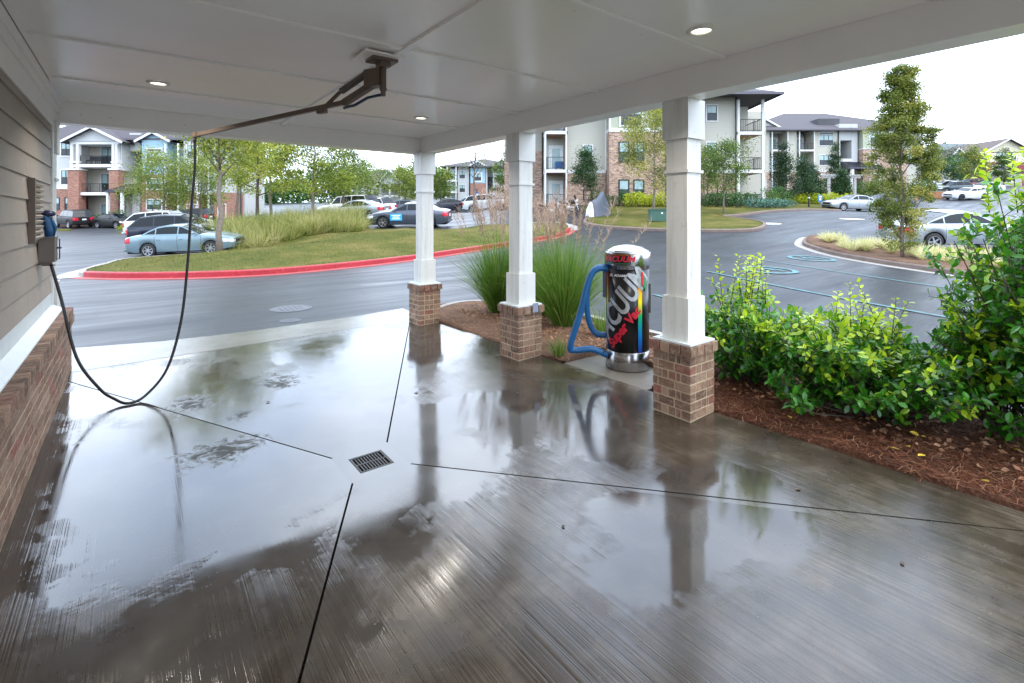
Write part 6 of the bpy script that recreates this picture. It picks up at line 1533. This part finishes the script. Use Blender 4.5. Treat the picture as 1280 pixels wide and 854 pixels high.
def glossy_shrub(label, x, y, R, H, nst, ntop, seed, big=300, lsz=.064, shoots=6, yk=1.0):
    rnd = random.Random(seed); t = thing('glossy_shrub', label, 'shrub', (x, y, bed_z(x, y)), 0, 'glossy evergreen shrubs along the bay'); wood = MB(); L = []
    def sprig(a, b, n, tn, z=1.0):
        d = (b-a)
        for i in range(n):
            s = (i+.5)/n; c = a + d*s; an = i*2.4 + rnd.uniform(-.5, .5); o = d.normalized().orthogonal(); o = Matrix.Rotation(an, 3, d.normalized()) @ o
            di = (o + d.normalized()*rnd.uniform(.3, .9) + Vector((0, 0, rnd.uniform(-.1, .35)))).normalized(); L.append((c, di, lsz*rnd.uniform(.7, 1.25)*(1.05-.3*s*(z > 1)), min(1, max(0, tn + rnd.gauss(0, .14) + (.3*s if tn > .5 else .05)))))
    for k in range(nst):
        a = rnd.uniform(0, 6.28); q = math.sqrt(rnd.random()); e = Vector((R*q*math.cos(a), R*q*math.sin(a), H*(.28 + .72*rnd.random())*(1 - .35*q*q))); b0 = Vector((.12*R*math.cos(a+.5), .12*R*math.sin(a+.5), -.03)); mid = b0.lerp(e, .55) + Vector((rnd.gauss(0, .05), rnd.gauss(0, .05), -.02))
        wood.tube([b0, mid, e], [.009, .006, .003], 5)
        for _ in range(ntop):
            s0 = mid.lerp(e, rnd.random()); a2 = rnd.uniform(0, 6.28); e2 = s0 + Vector((math.cos(a2)*.13, math.sin(a2)*.13, rnd.uniform(0.0, .15)))*rnd.uniform(.6, 1.3); wood.tube([s0, e2], [.003, .0015], 4, cap=False)
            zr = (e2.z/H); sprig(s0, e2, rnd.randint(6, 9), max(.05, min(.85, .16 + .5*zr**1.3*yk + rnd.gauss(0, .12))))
    for k in range(shoots):
        a = rnd.uniform(0, 6.28); q = rnd.random()*.55; s0 = Vector((R*q*math.cos(a), R*q*math.sin(a), H*.75)); e = s0 + Vector((rnd.gauss(0, .07), rnd.gauss(0, .07), min(.48, H*rnd.uniform(.3, .55)))); wood.tube([s0, e], [.004, .0015], 5); sprig(s0, e, int(20*max(.9, H)), .84, 2)
    part('stems', wood, M_barkd, t, smooth=True)
    cl = (Matrix.Translation(Vector((x, y, bed_z(x, y))))).inverted() @ Vector((0, 0, EYE)); L.sort(key=lambda q: (q[0]-cl).length/q[2])
    fol = MB()
    for i, (c, di, s, tn) in enumerate(L):
        up = Vector((rnd.gauss(0, .5), rnd.gauss(0, .5), 1)); zz = (up - di*up.dot(di)).normalized(); yv = zz.cross(di)
        M = Matrix(((di.x*s, yv.x*s, zz.x*s, c.x), (di.y*s, yv.y*s, zz.y*s, c.y), (di.z*s, yv.z*s, zz.z*s, c.z), (0, 0, 0, 1)))
        if i < big:
            o = bpy.data.objects.new('leaf', LEAFM[min(4, int(tn*5))]); COL.objects.link(o); o.parent = t; o.matrix_local = M
        else:
            fol.tint = tn; pts = [(0, 0, 0), (.25, .19, .02), (.6, .25, .01), (1, 0, -.09), (.6, -.25, .01), (.25, -.19, .02)]; b = len(fol.v); fol.v += [tuple(M @ Vector(p)) for p in pts] + [tuple(M @ Vector((.5, 0, -.03)))]
            for k in range(6): fol.face((b+k, b+(k+1) % 6, b+6))
    part('foliage', fol, M_shrubL, t, smooth=True, tint=True, kind='stuff')
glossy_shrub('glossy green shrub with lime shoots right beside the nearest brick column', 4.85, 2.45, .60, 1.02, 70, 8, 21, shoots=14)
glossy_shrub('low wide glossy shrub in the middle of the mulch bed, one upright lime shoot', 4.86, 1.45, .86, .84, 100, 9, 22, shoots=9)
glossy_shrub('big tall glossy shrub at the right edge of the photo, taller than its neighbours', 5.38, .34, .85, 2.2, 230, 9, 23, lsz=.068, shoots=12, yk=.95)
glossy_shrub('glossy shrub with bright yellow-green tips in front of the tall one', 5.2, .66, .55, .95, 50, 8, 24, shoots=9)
# ---- pale grass tufts on the planted island
tm = MB(); rnd = random.Random(8)
for _ in range(150):
    a = rnd.uniform(0, 6.28); sp = abs(rnd.gauss(.5, .35)); tm.tint = min(1, max(0, rnd.gauss(.6, .25))); blade(tm, (.07*math.cos(a), .07*math.sin(a), 0), (math.cos(a)*sp, math.sin(a)*sp, 1), .42*rnd.uniform(.6, 1.1), .014, .55, rnd, 4)
tme = tm.mesh('blades', M_lirio, tint=True)
for i in range(46):
    k = i/45; px = lerp(1030, 1265, k) + rnd.uniform(-6, 6); Z = lerp(19.3, 13.6, k) + rnd.uniform(-.5, 1.6)
    if abs(px-1128) < 9 and Z > 16: continue
    x, y = XY(px, Z); t = thing('grass_tuft', 'pale yellow variegated grass tuft planted in the brown mulch of the kerbed island', 'grass tuft', (x, y, gz(x, y)+.17), rnd.uniform(0, 6), 'pale grass tufts on the planted island'); s = rnd.uniform(.8, 1.25); t.scale = (s, s, s); link('blades', tme, t)
# ---- the mass of tall dry grass behind the lawn
m = MB(); rnd = random.Random(17)
clm = []
for _ in range(210):
    px = rnd.uniform(262, 452); Z = rnd.uniform(22.5, 31) + max(0, (px-330)/110)*rnd.uniform(0, 3)
    lim = 22.3 + max(0, (px-300)/150)*4.2
    if Z < lim: Z = lim + rnd.random()*2
    clm.append(XY(px, Z) + (rnd.gauss(.42, .24), rnd.uniform(.7, 1.35)))
for (x, y, tb, H) in clm:
    z = lawn_top(x, y) - .05
    for _ in range(115):
        a = rnd.uniform(0, 6.28); r = .35*math.sqrt(rnd.random()); sp = abs(rnd.gauss(.45, .38)); m.tint = min(1, max(0, tb + rnd.gauss(0, .2))); blade(m, (x+r*math.cos(a), y+r*math.sin(a), z), (math.cos(a)*sp, math.sin(a)*sp, 1), H*rnd.uniform(.4, 1.2), .018, rnd.uniform(.25, .95), rnd, 4)
struct('tall_dry_grass', m, M_tall, tint=True, kind='stuff')
# ---- short grass on the near lawn
m = MB(); xs_ = [p[0] for p in IA]; ys_ = [p[1] for p in IA]
def inside(x, y, P):
    c = False
    for (x0, y0), (x1, y1) in zip(P, P[1:]+P[:1]):
        if (y0 > y) != (y1 > y) and x < (x1-x0)*(y-y0)/(y1-y0)+x0: c = not c
    return c
n = 0
while n < 20000:
    x = rnd.uniform(min(xs_), max(xs_)); y = rnd.uniform(min(ys_), max(ys_)); Z = x*SA+y*CA
    if Z > 24 or not inside(x, y, IA): continue
    n += 1; a = rnd.uniform(0, 6.28); h = rnd.uniform(.03, .075); m.tint = min(1, max(0, rnd.gauss(.55, .22) - .4*(math.sin(x*.9)*math.sin(y*1.1) > .6))); z = lawn_top(x, y)-.01; wv = .009; dx, dy = math.cos(a)*wv, math.sin(a)*wv
    b = len(m.v); m.v += [(x-dx, y-dy, z), (x+dx, y+dy, z), (x+rnd.gauss(0, .02), y+rnd.gauss(0, .02), z+h)]; m.face((b, b+1, b+2))
struct('grass', m, M_lblade, tint=True, kind='stuff')
# ---- pine straw and litter on the mulch bed
m = MB(); n = 0; bp = bedpoly
while n < 15000:
    x = rnd.uniform(3.9, 6.0); y = rnd.uniform(-.6, 8.0)
    if not inside(x, y, bp): continue
    if y > 3 and rnd.random() < .6: continue
    n += 1; a = rnd.uniform(0, 6.28); L = rnd.uniform(.05, .13); z = bed_z(x, y) + rnd.uniform(.0, .028); m.tint = min(1, max(0, rnd.gauss((.48 if x < 4.9 else .72) if y < 3 else .9, .24))); c, s_ = math.cos(a), math.sin(a); wv = .0016; tz = rnd.uniform(-.012, .02); bo = rnd.uniform(-.02, .02)
    b = len(m.v); m.v += [(x-s_*wv, y+c*wv, z), (x+s_*wv, y-c*wv, z), (x+c*L*.5-s_*bo+s_*wv, y+s_*L*.5+c*bo-c*wv, z+tz), (x+c*L*.5-s_*bo-s_*wv, y+s_*L*.5+c*bo+c*wv, z+tz), (x+c*L+s_*wv, y+s_*L-c*wv, z), (x+c*L-s_*wv, y+s_*L+c*wv, z)]; m.face((b, b+1, b+2, b+3)); m.face((b+3, b+2, b+4, b+5))
n = 0
while n < 2600:
    x = rnd.uniform(4.4, 5.8); y = rnd.uniform(-.6, 7.5)
    if not inside(x, y, bp): continue
    n += 1; m.tint = min(1, max(0, rnd.gauss(.92, .2))); leaf_quad(m, (x, y, bed_z(x, y)+.012), .05, rnd, .6, Vector((rnd.gauss(0, 3), rnd.gauss(0, 3), 0)))
struct('pine_straw', m, M_straw, tint=True, kind='stuff')
fl_m = MB(); fl_m.v += [(-.02, 0, 0), (-.005, .012, .004), (.012, .011, .006), (.024, 0, .002), (.012, -.011, .006), (-.005, -.012, .004)]; fl_m.face((0, 5, 4, 3, 2, 1)); flme = fl_m.mesh('fallen_leaf', M_yleaf)
for i in range(14):
    x = rnd.uniform(4.12, 4.9); y = rnd.uniform(.1, 2.2); o = link('fallen_leaf', flme, cat='leaf', label='small yellow leaf fallen on the red-brown pine straw of the bed', group='yellow leaves on the pine straw', loc=(x, y, bed_z(x, y)+.026)); o.rotation_euler = (rnd.gauss(0, .2), rnd.gauss(0, .2), rnd.uniform(0, 6)); o.scale = (1.3,)*3

# wet brown leaves lying on the slab
M_bleaf = simple('brown_wet_leaf', '#4a3526', .4, var=.3, scale=20, objvar=.3); fl2 = flme.copy(); fl2.materials.clear(); fl2.materials.append(M_bleaf)
for (x, y) in ((2.95, 3.75), (1.9, 2.0), (3.3, 1.35), (2.2, 4.4), (1.0, 5.0), (3.0, .75)):
    o = link('fallen_leaf', fl2, cat='leaf', label='small brown leaf stuck to the wet concrete floor', group='brown leaves on the wet slab', loc=(x, y, zslab(x, y)+.003)); o.rotation_euler = (0, 0, rnd.uniform(0, 6)); sc_ = rnd.uniform(.6, 1.1); o.scale = (sc_, sc_, sc_)
